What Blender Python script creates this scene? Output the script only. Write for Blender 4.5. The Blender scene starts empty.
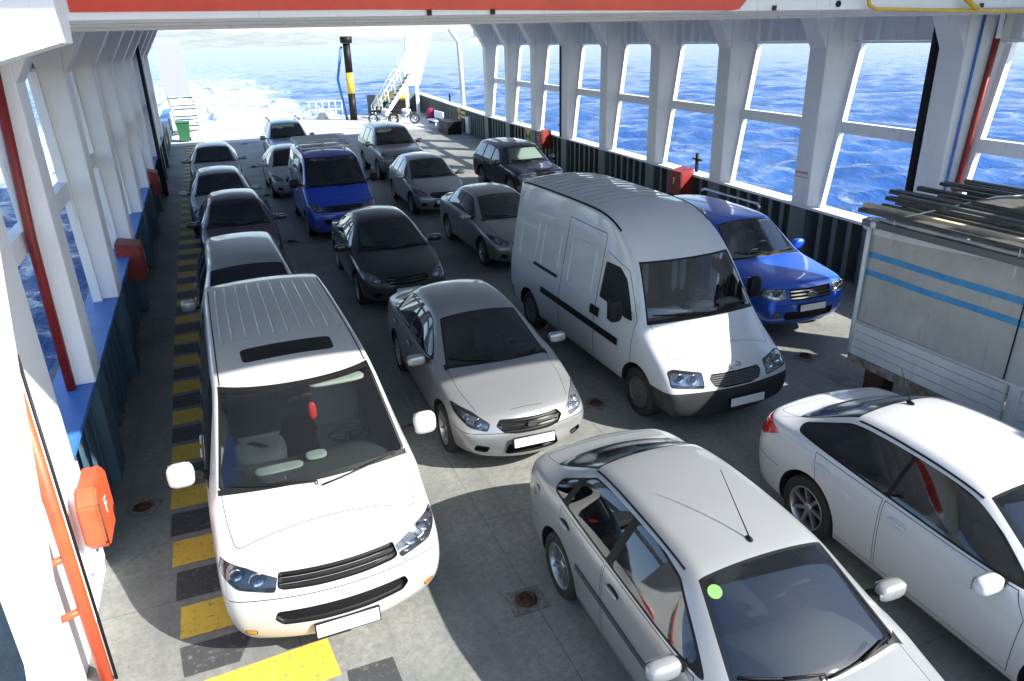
import bpy, bmesh, math, random
from mathutils import Vector, Matrix
from mathutils.bvhtree import BVHTree
from mathutils.geometry import tessellate_polygon
C = bpy.context.scene.collection
R = math.radians
random.seed(7)

# ------------------------------------------------------------------ materials
MATS = {}
def nodes(name):
    m = bpy.data.materials.new(name); m.use_nodes = True
    nt = m.node_tree; b = nt.nodes['Principled BSDF']
    return m, nt, b
def principled(name, col, rough=.5, metal=0., coat=0., bump=0., bscale=40., var=0., vscale=3., spec=None):
    if name in MATS: return MATS[name]
    m, nt, b = nodes(name)
    b.inputs['Base Color'].default_value = (*col, 1)
    b.inputs['Roughness'].default_value = rough
    b.inputs['Metallic'].default_value = metal
    b.inputs['Coat Weight'].default_value = coat
    b.inputs['Coat Roughness'].default_value = .04
    if spec is not None: b.inputs['Specular IOR Level'].default_value = spec
    tc = nt.nodes.new('ShaderNodeTexCoord')
    if var:
        n = nt.nodes.new('ShaderNodeTexNoise'); n.inputs['Scale'].default_value = vscale; n.inputs['Detail'].default_value = 8
        n.inputs['Roughness'].default_value = .65
        nt.links.new(tc.outputs['Object'], n.inputs['Vector'])
        mx = nt.nodes.new('ShaderNodeMix'); mx.data_type = 'RGBA'
        mx.inputs[6].default_value = (*[c*(1-var) for c in col], 1); mx.inputs[7].default_value = (*[min(1, c*(1+var)) for c in col], 1)
        nt.links.new(n.outputs[0], mx.inputs[0]); nt.links.new(mx.outputs[2], b.inputs['Base Color'])
        mr = nt.nodes.new('ShaderNodeMapRange'); mr.inputs[3].default_value = max(0, rough-.12); mr.inputs[4].default_value = min(1, rough+.15)
        nt.links.new(n.outputs[0], mr.inputs[0]); nt.links.new(mr.outputs[0], b.inputs['Roughness'])
    if bump:
        n2 = nt.nodes.new('ShaderNodeTexNoise'); n2.inputs['Scale'].default_value = bscale; n2.inputs['Detail'].default_value = 4
        nt.links.new(tc.outputs['Object'], n2.inputs['Vector'])
        bp = nt.nodes.new('ShaderNodeBump'); bp.inputs['Strength'].default_value = bump; bp.inputs['Distance'].default_value = .02
        nt.links.new(n2.outputs[0], bp.inputs['Height']); nt.links.new(bp.outputs[0], b.inputs['Normal'])
    MATS[name] = m
    return m
def paint(name, col, metal=0., rough=.32, dirt=.06, dust=.5):
    """car paint: clear coat over colour; its inner side is grey trim"""
    if name in MATS: return MATS[name]
    m, nt, b = nodes(name)
    b.inputs['Roughness'].default_value = rough; b.inputs['Metallic'].default_value = metal
    b.inputs['Coat Weight'].default_value = .8; b.inputs['Coat Roughness'].default_value = .05
    tc = nt.nodes.new('ShaderNodeTexCoord')
    n = nt.nodes.new('ShaderNodeTexNoise'); n.inputs['Scale'].default_value = 2.2; n.inputs['Detail'].default_value = 9; n.inputs['Roughness'].default_value = .7
    nt.links.new(tc.outputs['Object'], n.inputs['Vector'])
    mx = nt.nodes.new('ShaderNodeMix'); mx.data_type = 'RGBA'
    mx.inputs[6].default_value = (*[c*(1-dirt)*.96 for c in col], 1); mx.inputs[7].default_value = (*[min(1, c*(1+dirt)) for c in col], 1)
    nt.links.new(n.outputs[0], mx.inputs[0])
    # road dust low on the body
    sx = nt.nodes.new('ShaderNodeSeparateXYZ'); nt.links.new(tc.outputs['Object'], sx.inputs[0])
    mr = nt.nodes.new('ShaderNodeMapRange'); mr.inputs[1].default_value = .75; mr.inputs[2].default_value = .15; mr.inputs[3].default_value = 0; mr.inputs[4].default_value = dust; mr.inputs[1].default_value = .75+(dust-.5)
    nt.links.new(sx.outputs[2], mr.inputs[0])
    mu = nt.nodes.new('ShaderNodeMath'); mu.operation = 'MULTIPLY'; nt.links.new(mr.outputs[0], mu.inputs[0]); nt.links.new(n.outputs[0], mu.inputs[1])
    m2 = nt.nodes.new('ShaderNodeMix'); m2.data_type = 'RGBA'; m2.inputs[7].default_value = (.22, .2, .17, 1)
    nt.links.new(mu.outputs[0], m2.inputs[0]); nt.links.new(mx.outputs[2], m2.inputs[6])
    nt.links.new(m2.outputs[2], b.inputs['Base Color'])
    # inside face = trim
    geo = nt.nodes.new('ShaderNodeNewGeometry'); tr = nt.nodes.new('ShaderNodeBsdfDiffuse'); tr.inputs[0].default_value = (.09, .09, .09, 1)
    ms = nt.nodes.new('ShaderNodeMixShader'); out = nt.nodes['Material Output']
    nt.links.new(geo.outputs['Backfacing'], ms.inputs[0]); nt.links.new(b.outputs[0], ms.inputs[1]); nt.links.new(tr.outputs[0], ms.inputs[2])
    nt.links.new(ms.outputs[0], out.inputs[0])
    MATS[name] = m; return m
def glass(name, tint=(.5, .58, .56), refl=.08, rough=.02):
    if name in MATS: return MATS[name]
    m = bpy.data.materials.new(name); m.use_nodes = True; nt = m.node_tree; nt.nodes.clear()
    out = nt.nodes.new('ShaderNodeOutputMaterial'); t = nt.nodes.new('ShaderNodeBsdfTransparent'); t.inputs[0].default_value = (*tint, 1)
    g = nt.nodes.new('ShaderNodeBsdfGlossy'); g.inputs['Roughness'].default_value = rough; g.inputs[0].default_value = (.95, .97, 1, 1)
    f = nt.nodes.new('ShaderNodeFresnel'); f.inputs[0].default_value = 1.52
    a = nt.nodes.new('ShaderNodeMath'); a.operation = 'MULTIPLY_ADD'; a.inputs[1].default_value = 1.35; a.inputs[2].default_value = refl*.45; a.use_clamp = True
    nt.links.new(f.outputs[0], a.inputs[0])
    ms = nt.nodes.new('ShaderNodeMixShader'); nt.links.new(a.outputs[0], ms.inputs[0]); nt.links.new(t.outputs[0], ms.inputs[1]); nt.links.new(g.outputs[0], ms.inputs[2])
    nt.links.new(ms.outputs[0], out.inputs[0]); MATS[name] = m; return m
def mixm(name, c1, c2, scale=6, rough=.6, lo=.4, hi=.6, bump=.2, stretch=(1, 1, 1), metal=0, dist=.01):
    """two-tone noise material in object space"""
    if name in MATS: return MATS[name]
    m, nt, b = nodes(name)
    tc = nt.nodes.new('ShaderNodeTexCoord'); mp = nt.nodes.new('ShaderNodeMapping'); mp.inputs['Scale'].default_value = stretch
    n = nt.nodes.new('ShaderNodeTexNoise'); n.inputs['Scale'].default_value = scale; n.inputs['Detail'].default_value = 9; n.inputs['Roughness'].default_value = .68
    nt.links.new(tc.outputs['Object'], mp.inputs[0]); nt.links.new(mp.outputs[0], n.inputs['Vector'])
    r = nt.nodes.new('ShaderNodeValToRGB'); r.color_ramp.elements[0].position = lo; r.color_ramp.elements[1].position = hi
    r.color_ramp.elements[0].color = (*c1, 1); r.color_ramp.elements[1].color = (*c2, 1)
    nt.links.new(n.outputs[0], r.inputs[0]); nt.links.new(r.outputs[0], b.inputs['Base Color'])
    b.inputs['Roughness'].default_value = rough; b.inputs['Metallic'].default_value = metal
    bp = nt.nodes.new('ShaderNodeBump'); bp.inputs['Strength'].default_value = bump; bp.inputs['Distance'].default_value = dist
    nt.links.new(n.outputs[0], bp.inputs['Height']); nt.links.new(bp.outputs[0], b.inputs['Normal'])
    MATS[name] = m; return m

BLACK = principled('black_trim', (.008, .008, .009), .5, spec=.22)
GAP = principled('gap_shadow', (.006, .006, .006), .8)
PLASTIC = principled('grey_plastic', (.045, .047, .05), .55, bump=.1, bscale=200)
RUBBER = principled('tyre_rubber', (.016, .016, .016), .85, bump=.25, bscale=60)
CHROME = principled('chrome', (.75, .75, .76), .18, 1.)
RIM = principled('alloy_rim', (.42, .43, .44), .35, .85)
BOWL = principled('lamp_reflector', (.45, .46, .48), .25, .85)
DBOWL = principled('dark_lamp_reflector', (.10, .105, .12), .25, .7)
PLATE = principled('plate_white', (.72, .72, .72), .4, var=.05)
DASH = principled('dash_plastic', (.035, .037, .04), .7, bump=.1, bscale=120)
DASHL = principled('dash_beige', (.22, .215, .19), .7)
SEATD = principled('seat_dark', (.035, .036, .04), .9)
SEATL = principled('seat_grey', (.26, .27, .265), .9, var=.12, vscale=9)
LINING = principled('cabin_lining', (.03, .03, .032), .95)
RED = principled('lamp_red', (.45, .012, .012), .12, coat=1)
AMBER = principled('lamp_amber', (.6, .2, .02), .15, coat=1)
GLS = glass('windscreen_glass', (.62, .70, .68), .1)
GLT = glass('tinted_glass', (.30, .35, .36), .1)
GLD = glass('dark_tinted_glass', (.06, .07, .075), .12)
LENS = glass('lamp_lens', (.93, .95, .97), .1)
MIRROR = principled('mirror_glass', (.5, .52, .55), .05, 1.)
RUST = mixm('rusty_steel', (.10, .035, .018), (.03, .02, .016), 30, .85)

# ------------------------------------------------------------------ mesh helpers
def link(name, me, mat=None, parent=None):
    o = bpy.data.objects.new(name, me); C.objects.link(o)
    if mat is not None:
        for m in (mat if isinstance(mat, (list, tuple)) else [mat]): me.materials.append(m)
    if parent is not None: o.parent = parent
    return o
def build(name, bm, mat=None, parent=None, smooth=False, ang=35):
    me = bpy.data.meshes.new(name)
    bmesh.ops.recalc_face_normals(bm, faces=bm.faces)
    if smooth:
        for f in bm.faces: f.smooth = True
        for e in bm.edges:
            if len(e.link_faces) == 2 and e.calc_face_angle(0) > R(ang): e.smooth = False
    bm.to_mesh(me); bm.free()
    return link(name, me, mat, parent)
def thing(name, label, cat, loc=(0, 0, 0), rz=0, group=None):
    o = bpy.data.objects.new(name, None); C.objects.link(o); o.location = loc; o.rotation_euler = (0, 0, rz)
    o.empty_display_size = .2; o['label'] = label; o['category'] = cat
    if group: o['group'] = group
    return o
def tag(o, label, cat, group=None):
    o['label'] = label; o['category'] = cat
    if group: o['group'] = group
    return o
def struct(o, kind='structure'):
    o['kind'] = kind; return o
def BM(): return bmesh.new()
def hexa(bm, P, mi=0):
    """8 points: bottom 4 ccw, top 4 ccw"""
    v = [bm.verts.new(p) for p in P]
    for q in ((3, 2, 1, 0), (4, 5, 6, 7), (0, 1, 5, 4), (1, 2, 6, 5), (2, 3, 7, 6), (3, 0, 4, 7)):
        f = bm.faces.new([v[i] for i in q]); f.material_index = mi
    return v
def box(bm, x0, x1, y0, y1, z0, z1, mi=0, bev=0):
    v = hexa(bm, [(x0, y0, z0), (x1, y0, z0), (x1, y1, z0), (x0, y1, z0), (x0, y0, z1), (x1, y0, z1), (x1, y1, z1), (x0, y1, z1)], mi)
    if bev:
        es = list({e for q in v for e in q.link_edges})
        bmesh.ops.bevel(bm, geom=es, offset=bev, segments=2, affect='EDGES', profile=.5)
def prism(bm, pts, d, mi=0):
    """pts: planar loop of 3d points, d: extrusion vector"""
    d = Vector(d); a = [bm.verts.new(p) for p in pts]; b = [bm.verts.new(Vector(p)+d) for p in pts]
    n = len(a)
    fs = [bm.faces.new(a[::-1]), bm.faces.new(b)]
    for i in range(n): fs.append(bm.faces.new((a[i], a[(i+1) % n], b[(i+1) % n], b[i])))
    for f in fs: f.material_index = mi
def tube(bm, pts, r, seg=8, mi=0, closed=False):
    pts = [Vector(p) for p in pts]; n = len(pts); rings = []
    up0 = None
    for i, p in enumerate(pts):
        if closed: t = (pts[(i+1) % n]-pts[i-1])
        else: t = (pts[min(i+1, n-1)]-pts[max(i-1, 0)])
        t.normalize()
        ref = up0 if up0 is not None else (Vector((0, 0, 1)) if abs(t.z) < .9 else Vector((1, 0, 0)))
        s = t.cross(ref)
        if s.length < 1e-5: s = t.cross(Vector((0, 1, 0)))
        s.normalize(); u = s.cross(t); up0 = u
        rr = r[i] if isinstance(r, (list, tuple)) else r
        rings.append([bm.verts.new(p+(s*math.cos(2*math.pi*k/seg)+u*math.sin(2*math.pi*k/seg))*rr) for k in range(seg)])
    for i in range(n if closed else n-1):
        A, B = rings[i], rings[(i+1) % n]
        for k in range(seg):
            f = bm.faces.new((A[k], A[(k+1) % seg], B[(k+1) % seg], B[k])); f.material_index = mi; f.smooth = True
    if not closed:
        for rg in (rings[0][::-1], rings[-1]):
            f = bm.faces.new(rg); f.material_index = mi
def lathe(bm, prof, seg=32, axis='x', c=(0, 0, 0), mi=0, close=False):
    """prof: list of (r, h); revolved about axis through c"""
    c = Vector(c); rings = []
    for r, h in prof:
        ring = []
        for k in range(seg):
            a = 2*math.pi*k/seg
            if axis == 'x': p = Vector((h, r*math.cos(a), r*math.sin(a)))
            elif axis == 'y': p = Vector((r*math.cos(a), h, r*math.sin(a)))
            else: p = Vector((r*math.cos(a), r*math.sin(a), h))
            ring.append(bm.verts.new(c+p))
        rings.append(ring)
    m = len(rings)
    for i in range(m if close else m-1):
        A, B = rings[i], rings[(i+1) % m]
        for k in range(seg):
            f = bm.faces.new((A[k], A[(k+1) % seg], B[(k+1) % seg], B[k])); f.material_index = mi; f.smooth = True
    if not close:
        for rg in (rings[0][::-1], rings[-1]):
            try: bm.faces.new(rg).material_index = mi
            except ValueError: pass
def blob(bm, c, s, n=2.6, u=14, v=10, mi=0, rot=None):
    """superellipsoid: soft box, used for mirrors, cushions, bags"""
    c = Vector(c)
    def pw(t): return math.copysign(abs(t)**(2/n), t)
    rows = []
    for j in range(1, v):
        th = -math.pi/2+math.pi*j/v; row = []
        for i in range(u):
            ph = 2*math.pi*i/u
            p = Vector((s[0]*pw(math.cos(th))*pw(math.cos(ph)), s[1]*pw(math.cos(th))*pw(math.sin(ph)), s[2]*pw(math.sin(th))))
            if rot is not None: p = rot @ p
            row.append(bm.verts.new(c+p))
        rows.append(row)
    pb = Vector((0, 0, -s[2])); pt = Vector((0, 0, s[2]))
    if rot is not None: pb = rot @ pb; pt = rot @ pt
    b = bm.verts.new(c+pb); t = bm.verts.new(c+pt)
    fs = []
    for j in range(len(rows)-1):
        for i in range(u): fs.append(bm.faces.new((rows[j][i], rows[j][(i+1) % u], rows[j+1][(i+1) % u], rows[j+1][i])))
    for i in range(u):
        fs.append(bm.faces.new((b, rows[0][(i+1) % u], rows[0][i]))); fs.append(bm.faces.new((t, rows[-1][i], rows[-1][(i+1) % u])))
    for f in fs: f.material_index = mi; f.smooth = True

# ------------------------------------------------------------------ polygons
def ccw(p):
    a = sum(p[i][0]*p[(i+1) % len(p)][1]-p[(i+1) % len(p)][0]*p[i][1] for i in range(len(p)))
    return list(p) if a > 0 else list(p)[::-1]
def shrink(p, d):
    p = ccw(p); n = len(p); L = []
    for i in range(n):
        a = Vector(p[i]); b = Vector(p[(i+1) % n]); e = (b-a).normalized(); nn = Vector((-e.y, e.x)); L.append((a+nn*d, e))
    out = []
    for i in range(n):
        a, e = L[i-1]; b, f = L[i]; den = e.x*f.y-e.y*f.x
        if abs(den) < 1e-6: out.append((b.x, b.y)); continue
        t = ((b.x-a.x)*f.y-(b.y-a.y)*f.x)/den; q = a+e*t; out.append((q.x, q.y))
    return out
def rnd(p, r, k=3):
    """round the corners of a convex polygon"""
    p = ccw(p); n = len(p); out = []
    for i in range(n):
        a = Vector(p[i-1]); b = Vector(p[i]); c = Vector(p[(i+1) % n])
        rr = r[i % len(r)] if isinstance(r, (list, tuple)) else r
        d1 = min(rr, (a-b).length*.45); d2 = min(rr, (c-b).length*.45)
        s = b+(a-b).normalized()*d1; e = b+(c-b).normalized()*d2
        for j in range(k+1):
            t = j/k; q = s*(1-t)**2+b*2*t*(1-t)+e*t*t; out.append((q.x, q.y))
    return out
def sym(h):
    """half outline (x>0), top to bottom -> symmetric polygon"""
    return h+[(-x, z) for x, z in h[::-1]]
def band(poly, a, b):
    """part of a convex polygon with a <= x <= b"""
    for lim, sg in ((a, 1), (b, -1)):
        out = []
        for i in range(len(poly)):
            p, q = poly[i], poly[(i+1) % len(poly)]; ip = (p[0]-lim)*sg >= 0; iq = (q[0]-lim)*sg >= 0
            if ip: out.append(p)
            if ip != iq: t = (lim-p[0])/(q[0]-p[0]); out.append((lim, p[1]+t*(q[1]-p[1])))
        poly = out
    o2 = []
    for p in poly:
        if not o2 or math.hypot(p[0]-o2[-1][0], p[1]-o2[-1][1]) > .03: o2.append(p)
    return o2
AX = {'s': (1, 2), 'f': (0, 2), 'r': (0, 2), 't': (0, 1)}
def clip(bm, faces, poly, ax):
    poly = ccw(poly); n = len(poly); i0, i1 = AX[ax]; F = list(faces)
    for i in range(n):
        a = poly[i]; b = poly[(i+1) % n]
        e = (b[0]-a[0], b[1]-a[1]); l = math.hypot(*e)
        if l < 1e-5: continue
        nn = (e[1]/l, -e[0]/l)  # outward
        co = [0, 0, 0]; no = [0, 0, 0]; co[i0] = a[0]; co[i1] = a[1]; no[i0] = nn[0]; no[i1] = nn[1]
        if not F: return []
        vs = {v for f in F for v in f.verts}; es = {ed for f in F for ed in f.edges}
        r = bmesh.ops.bisect_plane(bm, geom=list(vs)+list(es)+F, dist=1e-5, plane_co=co, plane_no=no)
        co = Vector(co); no = Vector(no)
        F = [g for g in r['geom'] if isinstance(g, bmesh.types.BMFace) and g.is_valid and (g.calc_center_median()-co).dot(no) < 1e-6]
    return F
def cand(bm, poly, ax, side=1, pid=None, lim=None, nmin=.12, only=None, zs=None):
    zl = bm.faces.layers.int.get('zone')
    i0, i1 = AX[ax]; x0 = min(p[0] for p in poly); x1 = max(p[0] for p in poly); y0 = min(p[1] for p in poly); y1 = max(p[1] for p in poly)
    out = []
    for f in bm.faces:
        n = f.normal
        d = {'s': n.x*side, 'f': -n.y, 'r': n.y, 't': n.z}[ax]
        if d < nmin: continue
        if only is not None and f[pid] not in only: continue
        if zs is not None and f[zl] not in zs: continue
        if f[zl] == 99: continue
        if lim is not None and not lim(f.calc_center_median()): continue
        cs = [v.co for v in f.verts]
        if max(c[i0] for c in cs) < x0 or min(c[i0] for c in cs) > x1 or max(c[i1] for c in cs) < y0 or min(c[i1] for c in cs) > y1: continue
        out.append(f)
    return out

# ------------------------------------------------------------------ car body surface
def cage(sp):
    """control cage: a box grid; sp has nose, tail (6 levels of x,y,z,bow) and stations"""
    FR = [0, .45, .82, 1.0]
    bm = BM(); K = 6
    st = sp['st']; ns = len(st)
    # side points [station][level]
    side = []
    nose = sp['nose']; tail = sp['tail']
    side.append([Vector((n[0], n[1], n[2])) for n in nose])
    zs = sp.get('sill', .2)
    for s in st:
        y, zc, xr, zr, xb, zb, wm = s[:7]
        bowt = s[7] if len(s) > 7 else 0
        side.append([Vector((wm*.84, y, zs)), Vector((wm*.965, y, zs+.07)), Vector((wm*.998, y, zs+(zb-zs)*.36)), Vector((wm, y, zs+(zb-zs)*.70)), Vector((xb, y, zb)), Vector((xr, y, zr))])
    side.append([Vector((n[0], n[1], n[2])) for n in tail])
    n = len(side)
    def top(i, f):  # point on top strip at lateral fraction f
        p = side[i][5]
        if i == 0: zc = nose[5][2]+sp.get('nose_crown', .02); bow = nose[5][3]
        elif i == n-1: zc = tail[5][2]+sp.get('tail_crown', .01); bow = -tail[5][3]
        else: zc = st[i-1][1]; bow = st[i-1][7] if len(st[i-1]) > 7 else 0
        g = 1-abs(f)**2.4
        return Vector((p.x*f, p.y-bow*(1-f*f), p.z+(zc-p.z)*g))
    def front(k, f, i):
        lv = nose[k] if i == 0 else tail[k]; p = side[i][k]; b = lv[3]*(1 if i == 0 else -1)
        return Vector((p.x*f, p.y-b*(1-f*f), p.z))
    V = {}
    fr = [-x for x in FR[::-1][:-1]]+FR   # -1..1
    M = len(fr)
    for i in range(n):
        for k in range(K):
            for sgn, j in ((1, M-1), (-1, 0)):
                p = side[i][k]; V[(i, k, j)] = bm.verts.new((p.x*sgn, p.y, p.z))
        for j in range(1, M-1): V[(i, 5, j)] = bm.verts.new(top(i, fr[j]))
        if i in (0, n-1):
            for k in range(K-1):
                for j in range(1, M-1): V[(i, k, j)] = bm.verts.new(front(k, fr[j], i))
        else:
            for j in range(1, M-1): V[(i, 0, j)] = bm.verts.new((side[i][0].x*fr[j], side[i][0].y, zs))
    def q(a, b, c, d, mi=0):
        f = bm.faces.new([V[a], V[b], V[c], V[d]]); f.material_index = mi; return f
    ic, ih, r0, r1 = sp['z']
    def zone(i):
        if i < ic: return 7
        if i == ic: return 3
        if i <= ih: return 4
        if r0 <= i < r1: return 5
        if r1 and i >= r1: return 8
        return 9
    for i in range(n-1):
        for k in range(K-1):
            mi = 6 if k == 4 and i > ic else 0
            q((i, k, M-1), (i+1, k, M-1), (i+1, k+1, M-1), (i, k+1, M-1), mi); q((i, k, 0), (i, k+1, 0), (i+1, k+1, 0), (i+1, k, 0), mi)
        for j in range(M-1):
            q((i, 5, j), (i, 5, j+1), (i+1, 5, j+1), (i+1, 5, j), zone(i)); q((i, 0, j), (i+1, 0, j), (i+1, 0, j+1), (i, 0, j+1))
    for i in (0, n-1):
        for k in range(K-1):
            for j in range(M-1): q((i, k, j), (i, k, j+1), (i, k+1, j+1), (i, k+1, j))
    bm.normal_update()
    bmesh.ops.recalc_face_normals(bm, faces=bm.faces)
    cl = bm.edges.layers.float.new('crease_edge')
    cr = sp.get('crease', {})
    # soft crease along belt and rail lines so that the edges stay taut
    for i in range(n-1):
        for j in (0, M-1):
            for k, w in ((4, cr.get('belt', .35)), (5, cr.get('rail', .25)), (1, .3)):
                e = bm.edges.get((V[(i, k, j)], V[(i+1, k, j)]))
                if e: e[cl] = w
    for i in cr.get('across', {}):
        for j in range(M-1):
            e = bm.edges.get((V[(i, 5, j)], V[(i, 5, j+1)]))
            if e: e[cl] = cr['across'][i]
    return bm
def evaluated(o):
    dg = bpy.context.evaluated_depsgraph_get(); dg.update()
    me = bpy.data.meshes.new_from_object(o.evaluated_get(dg)); return me
def zone_mat(k):
    n = 'zone_slot_%d' % k
    return bpy.data.materials.get(n) or bpy.data.materials.new(n)
class Surf:
    def __init__(s, me):
        bm = BM(); bm.from_mesh(me); bmesh.ops.triangulate(bm, faces=bm.faces); bm.normal_update()
        s.vn = [v.normal.copy() for v in bm.verts]; s.co = [v.co.copy() for v in bm.verts]
        s.tri = [[v.index for v in f.verts] for f in bm.faces]
        s.bvh = BVHTree.FromPolygons(s.co, s.tri); bm.free()
    def nrm(s, p):
        loc, no, idx, d = s.bvh.find_nearest(p)
        if idx is None: return Vector((0, 0, 1))
        a, b, c = s.tri[idx]; A, B, D = s.co[a], s.co[b], s.co[c]
        v0 = B-A; v1 = D-A; v2 = loc-A; d00 = v0.dot(v0); d01 = v0.dot(v1); d11 = v1.dot(v1); d20 = v2.dot(v0); d21 = v2.dot(v1)
        den = d00*d11-d01*d01
        if abs(den) < 1e-14: return no
        v = (d11*d20-d01*d21)/den; w = (d00*d21-d01*d20)/den
        return (s.vn[a]*(1-v-w)+s.vn[b]*v+s.vn[c]*w).normalized()
    def hit(s, ax, u, v, side=1):
        o, d = {'s': (Vector((3*side, u, v)), Vector((-side, 0, 0))), 'f': (Vector((u, -3, v)), Vector((0, 1, 0))),
                'r': (Vector((u, 12, v)), Vector((0, -1, 0))), 't': (Vector((u, v, 5)), Vector((0, 0, -1)))}[ax]
        loc, no, idx, dd = s.bvh.ray_cast(o, d)
        if loc is None: return None, None
        return loc, s.nrm(loc)
    def path(s, ax, pts, side=1, step=.05):
        out = []
        for i in range(len(pts)-1):
            a = Vector(pts[i]); b = Vector(pts[i+1]); n = max(1, int((b-a).length/step))
            for k in range(n+(1 if i == len(pts)-2 else 0)):
                q = a+(b-a)*k/n; loc, no = s.hit(ax, q.x, q.y, side)
                if loc is not None: out.append((loc, no))
        return out
    def ribbon(s, bm, ax, pts, w, h=.0015, side=1, step=.05, mi=0, peak=False, sink=.006):
        P = s.path(ax, pts, side, step)
        if len(P) < 2: return
        rows = []
        for i, (p, n) in enumerate(P):
            t = (P[min(i+1, len(P)-1)][0]-P[max(i-1, 0)][0]).normalized(); l = t.cross(n).normalized()
            a = .35 if peak else 1
            rows.append([bm.verts.new(p-l*w/2-n*sink), bm.verts.new(p-l*w/2*a+n*h), bm.verts.new(p+l*w/2*a+n*h), bm.verts.new(p+l*w/2-n*sink)])
        for i in range(len(rows)-1):
            for k in range(3):
                f = bm.faces.new((rows[i][k+1], rows[i+1][k+1], rows[i+1][k], rows[i][k])); f.material_index = mi; f.smooth = False
def wheel_meshes(r, w, style):
    """tyre, rim and hub built about the x axis, outer face at +x"""
    key = ('wheel', round(r, 3), w, style)
    if key in MATS: return MATS[key]
    bm = BM(); h = w/2; ri = r*.68 if style != 'steel' else r*.62
    lathe(bm, [(ri, -h*.9), (ri*1.06, -h), (r*.93, -h), (r*.985, -h*.8), (r, -h*.5), (r, h*.5), (r*.985, h*.8), (r*.93, h), (ri*1.06, h), (ri, h*.9)], 40, 'x', close=True)
    t = bpy.data.meshes.new('tyre'); bm.to_mesh(t); bm.free(); t.materials.append(RUBBER)
    bm = BM()
    lathe(bm, [(ri*1.02, h*.92), (ri*.98, h*.99), (ri*.93, h*.90), (ri*.90, h*.2), (ri*.9, -h*.8), (ri*1.0, -h*.85), (ri*1.0, h*.9)], 40, 'x', close=True)
    ns = {'alloy5': 5, 'alloy7': 7, 'alloy10': 10, 'cap': 8, 'steel': 12}[style]
    for k in range(ns):
        a = 2*math.pi*k/ns
        w0 = {'alloy5': .05, 'alloy7': .035, 'alloy10': .022, 'cap': .062, 'steel': .085}[style]*r/.31
        for dv in ((-.028, .028) if style == 'alloy5' else (0,)):
            def P(rr, off, xx):
                return Vector((xx, rr*math.cos(a)-off*math.sin(a), rr*math.sin(a)+off*math.cos(a)))
            x0 = h*.62; x1 = h*.82; ww = w0*(.55 if style == 'alloy5' else 1)
            r0 = ri*.18; r1 = ri*.93
            hexa(bm, [P(r0, dv-ww/2, x0-.03), P(r1, dv*1.6-ww*.4, x1-.04), P(r1, dv*1.6+ww*.4, x1-.04), P(r0, dv+ww/2, x0-.03), P(r0, dv-ww/2, x0), P(r1, dv*1.6-ww*.4, x1), P(r1, dv*1.6+ww*.4, x1), P(r0, dv+ww/2, x0)])
    lathe(bm, [(.001, h*.74), (ri*.16, h*.72), (ri*.22, h*.62), (ri*.24, h*.4)], 20, 'x')
    bmesh.ops.recalc_face_normals(bm, faces=bm.faces)
    rm = bpy.data.meshes.new('rim'); bm.to_mesh(rm); bm.free(); rm.materials.append(RIM if style != 'steel' else principled('steel_wheel', (.12, .12, .12), .5, .5))
    bm = BM(); lathe(bm, [(.001, h*.1), (ri*.86, h*.1), (ri*.86, -h*.3), (.001, -h*.3)], 28, 'x')
    hb = bpy.data.meshes.new('wheel'); bm.to_mesh(hb); bm.free(); hb.materials.append(GAP)
    MATS[key] = (t, rm, hb); return MATS[key]

def seat(bm, x, y, z, w=.48, h=.62, mi=0, head=True):
    """one seat: cushion, tilted backrest, headrest; faces -y"""
    blob(bm, (x, y, z), (w/2, .26, .09), 4, mi=mi)
    rot = Matrix.Rotation(R(-14), 3, 'X')
    blob(bm, (x, y+.30, z+h*.48), (w/2, .08, h/2), 4, mi=mi, rot=rot)
    if head:
        blob(bm, (x, y+.40, z+h+.10), (.14, .055, .10), 3, mi=mi)

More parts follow.
